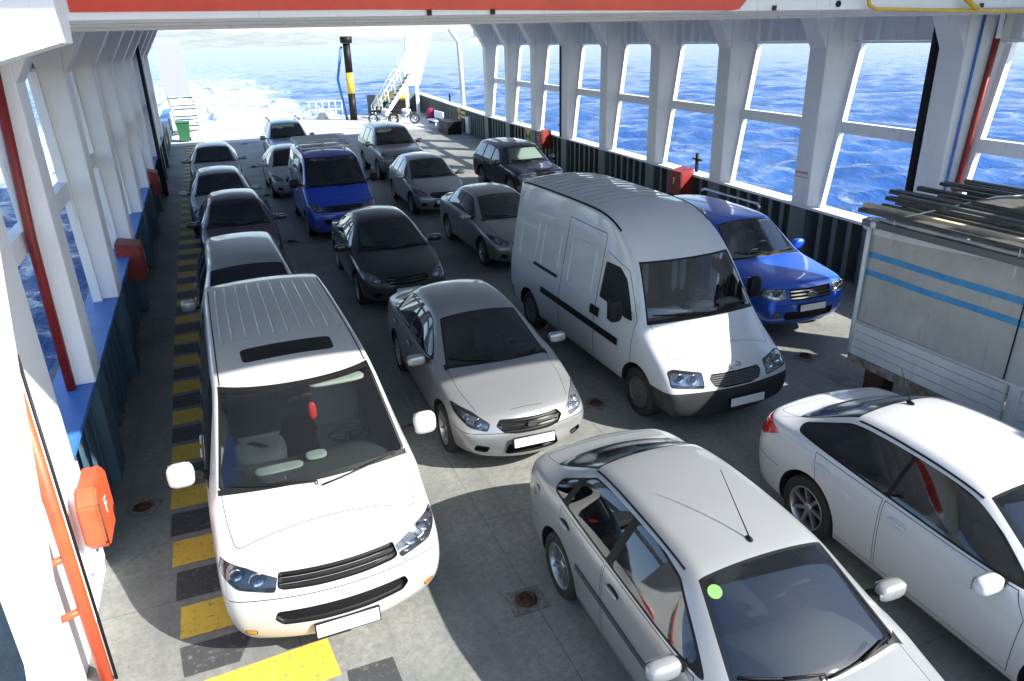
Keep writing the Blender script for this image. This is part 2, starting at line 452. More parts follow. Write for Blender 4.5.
def make_car(name, label, cat, loc, yaw, sp, pm, ft, group=None):
    """pm: paint material; ft: dict of features cut into or set on the body"""
    root = thing(name, label, cat, loc, R(yaw), group)
    lv = ft.get('sub', 2)
    bm = cage(sp); me0 = bpy.data.meshes.new('tmp'); bm.to_mesh(me0); bm.free()
    o0 = link('tmp_body', me0)
    me0.materials.append(pm); me0.materials.append(GAP)
    for k_ in range(9): me0.materials.append(zone_mat(k_))
    md = o0.modifiers.new('s', 'SUBSURF'); md.levels = lv; md.render_levels = lv
    sme = evaluated(o0); S = Surf(sme)
    bpy.data.objects.remove(o0)
    # wheel wells
    body = bpy.data.objects.new('tmp_body', sme); C.objects.link(body)
    pass
    W2 = ft['W']/2; wr = ft['wheel_r']; cb = BM()
    for wy in ft['axles']:
        for sgn in (1, -1):
            xa, xb = sorted((sgn*(W2-.34), sgn*(W2+.3)))
            lathe(cb, [(wr*ft.get('arch', 1.17), xa), (wr*ft.get('arch', 1.17), xb)], 36, 'x', (0, wy, wr+.01), mi=1)
    bmesh.ops.recalc_face_normals(cb, faces=cb.faces)
    cme = bpy.data.meshes.new('cut'); cb.to_mesh(cme); cb.free(); cme.materials.append(pm); cme.materials.append(GAP)
    cut = bpy.data.objects.new('tmp_cut', cme); C.objects.link(cut)
    bo = body.modifiers.new('b', 'BOOLEAN'); bo.object = cut; bo.operation = 'DIFFERENCE'; bo.solver = 'EXACT'
    bme = evaluated(body)
    bpy.data.objects.remove(body); bpy.data.objects.remove(cut)
    bm = BM(); bm.from_mesh(bme); bm.normal_update()
    pid = bm.faces.layers.int.new('pid'); zl = bm.faces.layers.int.new('zone')
    for f in bm.faces:
        f[zl] = f.material_index if f.material_index > 2 else (99 if f.material_index == 1 else 0)
        if f.material_index > 2: f.material_index = 2 if f.material_index == 3 else 0
    mats = [pm, GAP, BLACK]; parts = {}   # pid -> (name, material, mode)
    def nid(nm, mat, mode='flush', **k):
        i = len(parts)+1; parts[i] = (nm, mat, mode, k); return i
    def reg(poly, ax, nm, mat, side=1, border=0., bmat=2, mode='flush', lim=None, only=(0,), nmin=.12, zs=None, **k):
        F = cand(bm, poly, ax, side, pid, lim, nmin, only, zs)
        F = [f for f in F if f.material_index != 1 or f[pid] != 0 or True]
        F = clip(bm, F, poly, ax)
        if border:
            for f in F: f.material_index = bmat
            F = clip(bm, F, shrink(poly, border), ax)
        i = nid(nm, mat, mode, **k)
        for f in F: f[pid] = i; f.material_index = 0
        bm.normal_update(); return i
    nowell = lambda c: True
    up = ft.get('zmin', .3)
    # glass
    if 'dlo' in ft:
        for s_ in (1, -1):
            D = rnd(ft['dlo'], .05, 3); F = cand(bm, D, 's', s_, pid, only=(0,), zs=(6,)); F = clip(bm, F, D, 's')
            for f in F: f.material_index = 2
    for w in ft.get('windows', []):
        if 'dlo' in ft:
            a, b = min(p[0] for p in w[0]), max(p[0] for p in w[0]); poly = rnd(shrink(band(ft['dlo'], a, b), .016), .03, 2); bd = 0
        else: poly = rnd(w[0], .04, 3); bd = .02
        for s_ in (1, -1):
            reg(poly, 's', 'side_window', w[1] if len(w) > 1 else GLT, s_, border=bd, zs=(6,))
    if 'ws' in ft: reg(sym(ft['ws']), ft.get('ws_ax', 'f'), 'windshield', ft.get('wsmat', GLS), border=ft.get('wsb', .022), nmin=.02, zs=(4,))
    if 'rws' in ft: reg(sym(ft['rws']), ft.get('rws_ax', 'r'), 'rear_window', ft.get('rwsmat', GLT), border=.022, nmin=.02, zs=(5,) if sp['z'][2] else (0,))
    if 'sunroof' in ft: reg(rnd(sym(ft['sunroof']), .07), 't', 'sunroof', BLACK, border=.008, bmat=1, lim=lambda c: c.z > 1.2)
    for g in ft.get('front', []):   # (poly, name, mode, material, symmetric?)
        poly, nm, mode, mat, symm = g[:5]; b = g[5] if len(g) > 5 else .008; bi = g[6] if len(g) > 6 else 1; kk = g[7] if len(g) > 7 else {}
        if symm: reg(rnd(sym(poly), .02, 2), 'f', nm, mat, border=b, bmat=bi, mode=mode, nmin=.04, **kk)
        else:
            for s_ in (1, -1): reg(rnd([(x*s_, z) for x, z in poly], .03, 3), 'f', nm, mat, border=b, bmat=bi, mode=mode, nmin=-.05, lim=(lambda c, s_=s_: c.x*s_ > .1 and c.y < 1.2), **kk)
    for g in ft.get('sidecut', []):
        poly, nm, mode, mat = g[:4]
        for s_ in (1, -1): reg(poly, 's', nm, mat, s_, border=0, mode=mode, nmin=.3)
    for g in ft.get('rear', []):
        poly, nm, mode, mat, symm = g[:5]
        if symm: reg(sym(poly), 'r', nm, mat, border=.006, bmat=1, mode=mode)
        else:
            for s_ in (1, -1): reg(rnd([(x*s_, z) for x, z in poly], .02, 2), 'r', nm, mat, border=.006, bmat=1, mode=mode, nmin=.3, lim=(lambda c, s_=s_: c.x*s_ > .1))
    for d in ft.get('doors', []):
        for s_ in (1, -1):
            reg(d, 's', 'door', pm, s_, border=.006, bmat=1, nmin=.2)
    if 'hood' in ft: reg(rnd(sym(ft['hood']), .06), 't', 'hood', pm, border=.006, bmat=1, nmin=.2, zs=(7,))
    if 'trunk' in ft: reg(rnd(sym(ft['trunk']), .06), 't', 'trunk_lid', pm, border=.006, bmat=1, nmin=.3, zs=(8,))
    for key, sg in (('bumper', -1), ('rbumper', 1)):
        if key not in ft: continue
        yb, zb, bmat_ = ft[key]
        # front bumper: y < yb and z < zb; rear bumper: y > yb and z < zb
        def cutlow(F, zz):
            for co, no in (((0, yb, 0), (0, -sg, 0)), ((0, 0, zz), (0, 0, 1))):
                if sg > 0 and no[1]: no = (0, -1, 0)
                if sg < 0 and no[1]: no = (0, 1, 0)
                if not F: return []
                vs = {v for f in F for v in f.verts}; es = {e for f in F for e in f.edges}
                r = bmesh.ops.bisect_plane(bm, geom=list(vs)+list(es)+F, dist=1e-5, plane_co=co, plane_no=no)
                cc = Vector(co); nn = Vector(no)
                F = [g for g in r['geom'] if isinstance(g, bmesh.types.BMFace) and (g.calc_center_median()-cc).dot(nn) < 0]
            return F
        F = [f for f in bm.faces if f[pid] == 0 and f.material_index == 0 and min(v.co.z for v in f.verts) < zb+.007 and ((min(v.co.y for v in f.verts) < yb) if sg < 0 else (max(v.co.y for v in f.verts) > yb))]
        F = cutlow(F, zb+.007); F2 = cutlow(F, zb)
        F2s = set(F2)
        for f in F:
            if f.is_valid and f not in F2s: f.material_index = 1
        i = nid('bumper', bmat_ or pm, 'flush')
        for f in F2: f[pid] = i; f.material_index = 0
        bm.normal_update()
    # split into objects
    pob = {}
    allf = {}
    for i, (nm, mat, mode, k) in parts.items():
        fs = {f for f in bm.faces if f[pid] == i}; isl = []
        while fs:
            st_ = [fs.pop()]; cur = list(st_)
            while st_:
                f = st_.pop()
                for e in f.edges:
                    for g in e.link_faces:
                        if g in fs: fs.discard(g); st_.append(g); cur.append(g)
            isl.append(cur)
        isl.sort(key=lambda c: -sum(f.calc_area() for f in c))
        for cur in isl[1:]:
            for f in cur: f[pid] = 0; f.material_index = 2 if nm in ('windshield', 'side_window', 'rear_window') else 0
    for f in bm.faces: allf.setdefault(f[pid], []).append(f)
    def extract(fs, mode, k, i):
        nb = BM(); vm = {}; wn = []
        for f in fs:
            vv = []
            for v in f.verts:
                if v not in vm: vm[v] = nb.verts.new(v.co)
                vv.append(vm[v])
            try: nf = nb.faces.new(vv)
            except ValueError: continue
            nf.material_index = f.material_index if i == 0 else 0; nf.smooth = f.material_index != 1 or i != 0
        return nb
    for i, fs in allf.items():
        if i == 0: continue
        nm, mat, mode, k = parts[i]
        nb = extract(fs, mode, k, i)
        if mode == 'flush':
            o = finish(nb, nm, [mat], root, S)
        elif mode == 'lamp':
            nb2 = nb.copy(); o = finish(nb, nm, [LENS], root, S)
            bm2 = nb2; ed = [e for e in bm2.edges if len(e.link_faces) == 1]
            r = bmesh.ops.extrude_face_region(bm2, geom=list(bm2.faces)); vs = [g for g in r['geom'] if isinstance(g, bmesh.types.BMVert)]
            bmesh.ops.delete(bm2, geom=[f for f in bm2.faces if all(v not in set(vs) for v in f.verts)], context='FACES') if False else None
            cen = Vector((0, 0, 0))
            for v in vs: cen += v.co
            cen /= max(1, len(vs)); sx = 1 if cen.x > 0 else -1
            old = [f for f in bm2.faces if not any(v in set(vs) for v in f.verts)]
            for v in vs: v.co = v.co+Vector((-.03*sx, .06, -.01))
            bmesh.ops.delete(bm2, geom=old, context='FACES_ONLY')
            ob = build('reflector', bm2, mat, o)
            for (bx, bz, br) in k.get('bulbs', []):
                p, n = S.hit('f', bx*sx, bz)
                if p is None: continue
                bb = BM(); lathe(bb, [(.004, .035), (br*.5, .03), (br*.85, .01), (br, -.012), (br*.93, -.012), (br*.8, .005)], 20, 'y', p+Vector((0, .028, 0)))
                build('lamp_bowl', bb, CHROME, o)
        elif mode == 'recess':
            d = k.get('depth', .03); vs0 = set(nb.verts)
            r = bmesh.ops.extrude_face_region(nb, geom=list(nb.faces)); vs = {g for g in r['geom'] if isinstance(g, bmesh.types.BMVert)}
            old = [f for f in nb.faces if not any(v in vs for v in f.verts)]
            bmesh.ops.delete(nb, geom=old, context='FACES_ONLY')
            for v in vs: v.co.y += d
            o = build(nm, nb, mat, root)
            sl = BM(); sx = k.get('slats', [])
            for (z, w, x0, x1, th, my) in sx:
                P = [q for q in S.path('f', [(x0, z), (x1, z)], 1, .04)]
                rows = []
                for p, n in P:
                    c = p+Vector((0, my, 0))
                    rows.append([sl.verts.new(c+Vector((0, -.004, -w/2))), sl.verts.new(c+Vector((0, -.004, w/2))), sl.verts.new(c+Vector((0, th, w/2))), sl.verts.new(c+Vector((0, th, -w/2)))])
                for a in range(len(rows)-1):
                    for b in range(4): sl.faces.new((rows[a][b], rows[a+1][b], rows[a+1][(b+1) % 4], rows[a][(b+1) % 4]))
            if len(sl.verts): build('grille_slats', sl, k.get('slatmat', PLASTIC), o)
            else: sl.free()
    body_b = extract(allf[0], 'flush', {}, 0)
    # ribs, seams, roof gutters belong to the body mesh
    for (ax, pts, w, h, mi, peak) in ft.get('ribs', []):
        S.ribbon(body_b, ax, pts, w, h, 1, .08, mi, peak)
        if ax == 't' and abs(pts[0][0]) > .01 and ft.get('ribsym', True): S.ribbon(body_b, ax, [(-a, b) for a, b in pts], w, h, 1, .08, mi, peak)
        if ax == 's': S.ribbon(body_b, ax, pts, w, h, -1, .08, mi, peak)
    finish(body_b, 'body', mats, root, S)
    # moulding strips
    for (pts, w, h, nm, mat) in ft.get('moulding', []):
        for s_ in (1, -1):
            b = BM(); S.ribbon(b, 's', pts, w, h, s_, .06)
            if len(b.verts): build(nm, b, mat, root)
    # wheels
    style = ft.get('style', 'alloy7'); tw = ft.get('tw', .205); t_, r_, h_ = wheel_meshes(wr, tw, style)
    for wy in ft['axles']:
        for sgn in (1, -1):
            w = link('wheel', h_, None, root); w.location = (sgn*(W2-.02-tw/2-ft.get('inset', .0)), wy, wr)
            if sgn < 0: w.rotation_euler = (0, 0, math.pi)
            link('tyre', t_, None, w); link('rim', r_, None, w)
    # mirrors
    if 'mirror' in ft:
        mx, my, mz, sx_, sy_, sz_, mm = ft['mirror']
        for sgn in (1, -1):
            b = BM(); blob(b, (sgn*mx, my, mz), (sx_, sy_, sz_), 3.2)
            o = build('side_mirror', b, mm, root, True, 60)
            b = BM(); box(b, -sx_*.8, sx_*.8, -.004, .004, -sz_*.78, sz_*.78)
            g = build('mirror_glass', b, MIRROR, o); g.location = (sgn*mx, my+sy_*.93, mz)
            b = BM(); p, n = S.hit('s', my+.03, mz-sz_*.6, sgn)
            if p is None: p = Vector((sgn*(mx-.15), my, mz-.06))
            hexa(b, [Vector(q)+p for q in ((-.03*sgn, -.05, -.03), (0, .05, -.03), (0, .05, .03), (-.03*sgn, -.05, .03))]+[Vector((sgn*mx, my, mz))+Vector(q) for q in ((0, -.02, -.03), (0, .02, -.03), (0, .02, .02), (0, -.02, .02))])
            build('mirror_arm', b, BLACK, o)
    for (hy, hz) in ft.get('handles', []):
        for sgn in (1, -1):
            p, n = S.hit('s', hy, hz, sgn)
            if p is None: continue
            b = BM(); blob(b, p+Vector((sgn*.002, 0, 0)), (.012, .085, .035), 2.4)
            o = build('door_handle', b, ft.get('handlemat2', BLACK), root, True, 60)
            b = BM(); blob(b, p+Vector((sgn*.022, 0, .004)), (.014, .095, .016), 3)
            build('handle_bar', b, ft.get('handlemat', pm), o, True, 60)
    # plate
    for (z, wd, ht, ax, tilt) in ft.get('plates', []):
        p, n = S.hit(ax, 0, z)
        if p is None: continue
        s_ = -1 if ax == 'f' else 1
        b = BM(); box(b, -wd/2-.012, wd/2+.012, min(0, s_*.02), max(0, s_*.02), -ht/2-.012, ht/2+.012)
        o = build('plate_frame', b, BLACK, root); o.location = p+Vector((ft.get('plate_x', 0), s_*ft.get('plate_off', .012), 0)); o.rotation_euler = (R(tilt), 0, 0)
        b = BM(); box(b, -wd/2, wd/2, min(s_*.014, s_*.026), max(s_*.014, s_*.026), -ht/2, ht/2)
        build('licence_plate', b, PLATE, o)
    for (a, c_, e) in ft.get('wipers', []):
        P = S.path('f', [a, c_], 1, .08)
        if len(P) > 1:
            b = BM(); tube(b, [p+n*.02 for p, n in P], .009, 6)
            p0, n0 = P[0]; tube(b, [p0+n0*.02+Vector((0, -.03, -.02)), p0+n0*.035, P[len(P)//2][0]+P[len(P)//2][1]*.032], .008, 6)
            build('wiper', b, BLACK, root)
    # cabin
    if 'cab' in ft:
        c = ft['cab']; y0, y1, zf, zb, xw = c['y0'], c['y1'], c.get('zf', .35), c['zb'], c['xw']
        b = BM()
        hexa(b, [(-xw, y0, zf), (xw, y0, zf), (xw, y1, zf), (-xw, y1, zf), (-xw, y0, zf+.02), (xw, y0, zf+.02), (xw, y1, zf+.02), (-xw, y1, zf+.02)])
        for sgn in (1, -1): box(b, *sorted((sgn*xw, sgn*(xw+.015))), y0, y1, zf+.021, zb)
        box(b, -xw, xw, y1+.003, y1+.02, zf+.021, zb+c.get('rear_up', 0)); box(b, -xw, xw, y0-.02, y0-.003, zf+.021, zb-.1)
        build('cabin_lining', b, LINING, root)
        # dashboard
        d0, d1, dz, dw = c['dash']   # y front, y rear, z, half width
        b = BM(); n = 12; rows = []
        prof = [(d0, dz-.03), (d0+(d1-d0)*.35, dz+.01), (d0+(d1-d0)*.75, dz), (d1, dz-.05), (d1+.02, dz-.14), (d1-.05, dz-.4)]
        for py, pz in prof:
            rows.append([b.verts.new((dw*(2*i/n-1), py-.14*(1-(2*i/n-1)**2)*(1 if py < d1-.05 else .2)+.0, pz+.035*math.exp(-((dw*(2*i/n-1)-dw*.5)/.22)**2)*(1 if pz > dz-.1 else 0))) for i in range(n+1)])
        for i in range(len(rows)-1):
            for j in range(n): b.faces.new((rows[i][j], rows[i][j+1], rows[i+1][j+1], rows[i+1][j])).smooth = True
        me = bpy.data.meshes.new('dashboard'); b.to_mesh(me); b.free(); dsh = link('dashboard', me, c.get('dashmat', DASH), root)
        # steering wheel on the car's left = +x
        sx_ = xw*.5; b = BM(); cy, cz = d1+.12, dz+.0; tl = R(c.get('swt', 28))
        M_ = Matrix.Translation((sx_, cy, cz)) @ Matrix.Rotation(tl, 4, 'X')
        pts = [M_ @ Vector((.19*math.cos(a*math.pi/12), 0, .19*math.sin(a*math.pi/12))) for a in range(24)]
        tube(b, pts, .016, 6, closed=True)
        for a in (0, math.pi, -math.pi/2): tube(b, [M_ @ Vector((0, 0, 0)), M_ @ Vector((.18*math.cos(a), 0, .18*math.sin(a)))], .014, 6)
        tube(b, [M_ @ Vector((0, 0, 0)), M_ @ Vector((0, -.22, -.02))], .04, 8)
        build('steering_wheel', b, BLACK, root, True)
        for si, (xs, ys, zs_, w_, h_) in enumerate(c['seats']):
            b = BM(); seat(b, xs, ys, zs_, w_, h_); build('seat', b, c.get('seatmat', SEATD) if si == 0 else SEATD, root)
        for (xs, ys, zs_, w_, h_) in c.get('bench', []):
            b = BM(); seat(b, xs, ys, zs_, w_, h_, head=False)
            for q in (-.32, .32): blob(b, (xs+q*w_/1.2, ys+.38, zs_+h_+.06), (.13, .05, .08), 3)
            build('rear_bench', b, c.get('seatmat', SEATD), root)
        if 'rvm' in c:
            b = BM(); y_, z_ = c['rvm']; blob(b, (0, y_, z_), (.12, .02, .035), 3); tube(b, [(0, y_, z_), (0, y_-.04, z_+.06)], .01, 6); build('rear_view_mirror', b, BLACK, root)
    bm.free()
    root['_'] = 0; del root['_']
    return root, S
def finish(nb, nm, mats, root, S):
    me = bpy.data.meshes.new(nm); nb.normal_update(); nb.to_mesh(me)
    fm = [f.material_index for f in nb.faces]; nb.free()
    for m in mats: me.materials.append(m)
    cache = {}
    ln = []
    for p in me.polygons:
        flat = not p.use_smooth
        pn = p.normal.copy()
        for vi in p.vertices:
            if flat: ln.append(pn); continue
            if vi not in cache: cache[vi] = S.nrm(me.vertices[vi].co)
            n = cache[vi]
            ln.append(n if n.dot(pn) > .3 else pn)
    me.normals_split_custom_set([tuple(n) for n in ln])
    o = bpy.data.objects.new(nm, me); C.objects.link(o); o.parent = root
    return o
# ------------------------------------------------------------------ vehicle specs
def scaled(sp, sx, sy, sz):
    q = dict(sp)
    q['nose'] = [(a*sx, b*sy, c*sz, d*sy) for a, b, c, d in sp['nose']]; q['tail'] = [(a*sx, b*sy, c*sz, d*sy) for a, b, c, d in sp['tail']]
    q['st'] = [(s[0]*sy, s[1]*sz, s[2]*sx, s[3]*sz, s[4]*sx, s[5]*sz, s[6]*sx)+((s[7]*sy,) if len(s) > 7 else ()) for s in sp['st']]
    return q
def sft(ft, sx, sy, sz):
    """scale the feature dict the same way"""
    q = dict(ft)
    P = lambda p, a, b: [(x*a, y*b) for x, y in p]
    for k, a, b in (('ws', sx, sy if ft.get('ws_ax') == 't' else sz), ('rws', sx, sy if ft.get('rws_ax') == 't' else sz), ('dlo', sy, sz), ('hood', sx, sy), ('trunk', sx, sy), ('sunroof', sx, sy)):
        if k in q: q[k] = P(q[k], a, b)
    q['windows'] = [(P(w[0], sy, sz),)+tuple(w[1:]) for w in q.get('windows', [])]
    q['doors'] = [P(w, sy, sz) for w in q.get('doors', [])]
    def kk(g):
        if len(g) > 7:
            k = dict(g[7]); 
            if 'bulbs' in k: k['bulbs'] = [(x*sx, z*sz, r) for x, z, r in k['bulbs']]
            if 'slats' in k: k['slats'] = [(z*sz, w, a*sx, b*sx, t, m) for z, w, a, b, t, m in k['slats']]
            return tuple(g[:7])+(k,)
        return tuple(g)
    q['front'] = [kk((P(g[0], sx, sz),)+tuple(g[1:])) for g in q.get('front', [])]
    q['rear'] = [(P(g[0], sx, sz),)+tuple(g[1:]) for g in q.get('rear', [])]
    q['sidecut'] = [(P(g[0], sy, sz),)+tuple(g[1:]) for g in q.get('sidecut', [])]
    q['ribs'] = [(r[0], P(r[1], *{'t': (sx, sy), 's': (sy, sz), 'f': (sx, sz)}[r[0]]))+tuple(r[2:]) for r in q.get('ribs', [])]
    q['moulding'] = [(P(r[0], sy, sz),)+tuple(r[1:]) for r in q.get('moulding', [])]
    q['axles'] = [a*sy for a in q['axles']]; q['W'] = q['W']*sx
    q['cowl'] = q.get('cowl', 1.2)*sy
    for k in ('bumper', 'rbumper'):
        if k in q: q[k] = (q[k][0]*sy, q[k][1]*sz, q[k][2])
    q['handles'] = [(a*sy, b*sz) for a, b in q.get('handles', [])]
    q['wipers'] = [((a[0]*sx, a[1]*sz), (b[0]*sx, b[1]*sz), e) for a, b, e in q.get('wipers', [])]
    q['plates'] = [(p[0]*sz,)+tuple(p[1:]) for p in q.get('plates', [])]
    if 'mirror' in q: m = q['mirror']; q['mirror'] = (m[0]*sx, m[1]*sy, m[2]*sz)+tuple(m[3:])
    if 'cab' in q:
        c = dict(q['cab']); c['y0'] *= sy; c['y1'] *= sy; c['zb'] *= sz; c['xw'] *= sx
        d = c['dash']; c['dash'] = (d[0]*sy, d[1]*sy, d[2]*sz, d[3]*sx)
        for k in ('seats', 'bench'): c[k] = [(a*sx, b*sy, z*sz, w*sx, h*sz) for a, b, z, w, h in c.get(k, [])]
        if 'rvm' in c: c['rvm'] = (c['rvm'][0]*sy, c['rvm'][1]*sz)
        q['cab'] = c
    return q
SEDAN = dict(sill=.17, z=(3, 6, 9, 12),
 nose=[(.56, .34, .18, .25), (.70, .26, .27, .22), (.78, .24, .45, .22), (.80, .28, .59, .24), (.74, .38, .70, .26), (.66, .44, .735, .26)], nose_crown=.03,
 st=[(.62, .85, .66, .80, .80, .745, .855, .10), (.95, .905, .685, .87, .835, .81, .875, .08), (1.28, .965, .70, .945, .85, .885, .88, .10), (1.32, .982, .695, .962, .851, .90, .88, .105),
     (1.72, 1.20, .625, 1.17, .855, .945, .88, .10), (2.05, 1.385, .565, 1.35, .86, .955, .88, .06), (2.25, 1.445, .55, 1.395, .86, .958, .88), (2.75, 1.475, .55, 1.415, .862, .965, .88), (3.25, 1.445, .535, 1.385, .86, .98, .88),
     (3.45, 1.40, .535, 1.34, .855, .985, .88, -.04), (3.78, 1.20, .59, 1.165, .845, .995, .88, -.08), (4.02, 1.06, .64, 1.05, .83, 1.0, .875, -.08), (4.25, 1.055, .65, 1.035, .80, .985, .85, -.05)],
 tail=[(.60, 4.38, .26, .12), (.72, 4.42, .34, .12), (.76, 4.44, .52, .12), (.77, 4.42, .78, .12), (.73, 4.38, .95, .12), (.65, 4.34, 1.02, .10)],
 crease=dict(belt=.3, rail=.15, across={3: 1, 4: 1, 6: .25}))
SEDAN_FT = dict(W=1.76, wheel_r=.315, axles=(.93, 3.53), cowl=1.2, zmin=.2,
 ws_ax='t', ws=[(.53, 2.03), (.672, 1.32), (.672, 1.0)],
 rws_ax='t', rws=[(.62, 4.2), (.61, 4.0), (.505, 3.40)],
 dlo=[(1.52, .975), (2.12, 1.305), (2.5, 1.36), (2.95, 1.36), (3.33, 1.31), (3.74, 1.08), (3.70, 1.015)],
 windows=[([(1.62, .985), (2.18, 1.33), (2.62, 1.37), (2.66, 1.0)],), ([(2.75, 1.003), (2.71, 1.372), (2.95, 1.37), (3.28, 1.325), (3.45, 1.22), (3.42, 1.012)],), ([(3.51, 1.02), (3.51, 1.20), (3.76, 1.06), (3.74, 1.024)],)],
 doors=[[(1.40, .30), (2.66, .30), (2.68, .975), (1.50, .955), (1.38, .80)], [(2.68, .30), (3.16, .30), (3.42, .62), (3.52, .985), (2.70, .975)]],
 hood=[(.48, .26), (.585, .40), (.66, .80), (.685, 1.5), (.3, 1.6)],
 trunk=[(.64, 4.28), (.62, 4.0), (.3, 3.99)],
 handles=[(2.50, .86), (3.38, .885)], handlemat=None,
 mirror=(.99, 1.60, .99, .125, .06, .068, None),
 front=[([(.36, .70), (.42, .64), (.34, .565), (.2, .545)], 'grille', 'recess', BLACK, True, .01, 1, dict(depth=.035, slats=[(.655, .022, -.36, .36, .02, .004), (.605, .022, -.34, .34, .02, .004)], slatmat=CHROME)),
        ([(.30, .42), (.34, .30), (.3, .28)], 'air_intake', 'recess', BLACK, True, .006, 1, dict(depth=.06)),
        ([(.50, .40), (.66, .43), (.68, .34), (.54, .31)], 'fog_lamp_recess', 'recess', BLACK, False, .005, 1, dict(depth=.04)),
        ([(.47, .665), (.62, .745), (.80, .78), (.80, .70), (.70, .62), (.52, .585)], 'headlight', 'lamp', BOWL, False, .006, 1, dict(bulbs=[(.60, .665, .055), (.70, .70, .04)]))],
 rear=[([(.52, .86), (.52, .98), (.80, .97), (.80, .80), (.6, .78)], 'taillight', 'flush', RED, False)],
 bumper=(.60, .56, None), rbumper=(3.95, .58, None),
 plates=[(.45, .50, .105, 'f', -6), (.62, .50, .11, 'r', 8)],
 wipers=[((.55, .985), (-.02, .965), 0), ((-.05, .985), (-.60, 1.02), 0)],
 style='alloy7',
 cab=dict(y0=1.32, y1=3.75, zf=.34, zb=.90, xw=.72, dash=(1.33, 1.80, .925, .66), seats=[(.36, 2.35, .48, .48, .50), (-.36, 2.35, .48, .48, .50)], bench=[(0, 3.25, .5, 1.2, .48)], rvm=(1.98, 1.28)))
# hatchback
HATCH = dict(sill=.17, z=(3, 6, 9, 12), nose=SEDAN['nose'], nose_crown=.03,
 st=SEDAN['st'][:5]+[(2.0, 1.40, .575, 1.36, .86, .955, .88, .06), (2.2, 1.455, .56, 1.405, .86, .96, .88), (2.75, 1.49, .56, 1.43, .862, .975, .88), (3.3, 1.465, .545, 1.405, .86, .99, .88), (3.55, 1.42, .545, 1.365, .855, 1.0, .88, -.04), (3.75, 1.25, .60, 1.21, .85, 1.01, .875, -.06), (3.92, 1.04, .66, 1.02, .83, 1.0, .86, -.08)],
 tail=[(.60, 3.98, .26, .12), (.72, 4.02, .34, .12), (.77, 4.04, .52, .12), (.79, 4.02, .78, .12), (.78, 3.99, .92, .12), (.70, 3.97, .98, .10)],
 crease=dict(belt=.3, rail=.15, across={3: 1, 4: 1, 6: .25, 10: .3}))
HATCH_FT = dict(SEDAN_FT, axles=(.85, 3.42), dlo=[(1.52, .975), (2.1, 1.315), (2.5, 1.375), (3.0, 1.38), (3.48, 1.335), (3.68, 1.18), (3.66, 1.03)],
 windows=[([(1.62, .985), (2.15, 1.34), (2.55, 1.385), (2.58, 1.0)],), ([(2.67, 1.003), (2.64, 1.388), (3.0, 1.39), (3.22, 1.37), (3.24, 1.018)],), ([(3.32, 1.03), (3.31, 1.355), (3.48, 1.33), (3.64, 1.18), (3.62, 1.04)],)],
 doors=[[(1.40, .30), (2.58, .30), (2.60, .975), (1.50, .955), (1.38, .80)], [(2.60, .30), (3.05, .30), (3.28, .62), (3.32, .985), (2.62, .975)]],
 rws_ax='r', rws=[(.50, 1.37), (.62, 1.07), (.58, 1.05)], rear=[([(.60, .78), (.56, 1.0), (.80, 1.0), (.80, .76)], 'taillight', 'flush', RED, False)],
 rbumper=(3.80, .58, None))
del HATCH_FT['trunk']
HATCH_FT['cab'] = dict(SEDAN_FT['cab'], y1=3.7)
# tall estate / SUV, 4.5 x 1.8 x 1.75
SUV = dict(sill=.28, z=(3, 6, 10, 12),
 nose=[(.62, .26, .30, .16), (.76, .18, .38, .16), (.83, .16, .58, .15), (.84, .18, .80, .15), (.80, .24, .96, .15), (.70, .28, 1.00, .15)], nose_crown=.03,
 st=[(.50, 1.08, .70, 1.05, .84, .98, .88, .07), (.90, 1.12, .72, 1.095, .865, 1.03, .90, .05), (1.25, 1.165, .74, 1.14, .875, 1.07, .90, .08), (1.29, 1.19, .735, 1.165, .877, 1.085, .90, .10),
     (1.65, 1.44, .68, 1.41, .88, 1.10, .90, .09), (1.95, 1.66, .625, 1.62, .88, 1.11, .90, .05), (2.15, 1.73, .61, 1.68, .88, 1.11, .90), (2.8, 1.76, .61, 1.70, .88, 1.115, .90), (3.7, 1.745, .60, 1.69, .88, 1.13, .90), (4.15, 1.70, .59, 1.65, .87, 1.14, .90, -.03), (4.35, 1.45, .66, 1.42, .865, 1.15, .89, -.04)],
 tail=[(.70, 4.43, .36, .06), (.80, 4.46, .44, .06), (.84, 4.48, .66, .06), (.85, 4.46, .90, .06), (.84, 4.44, 1.12, .06), (.74, 4.42, 1.20, .06)],
 crease=dict(belt=.35, rail=.3, across={3: 1, 4: 1, 6: .3, 10: .4}))
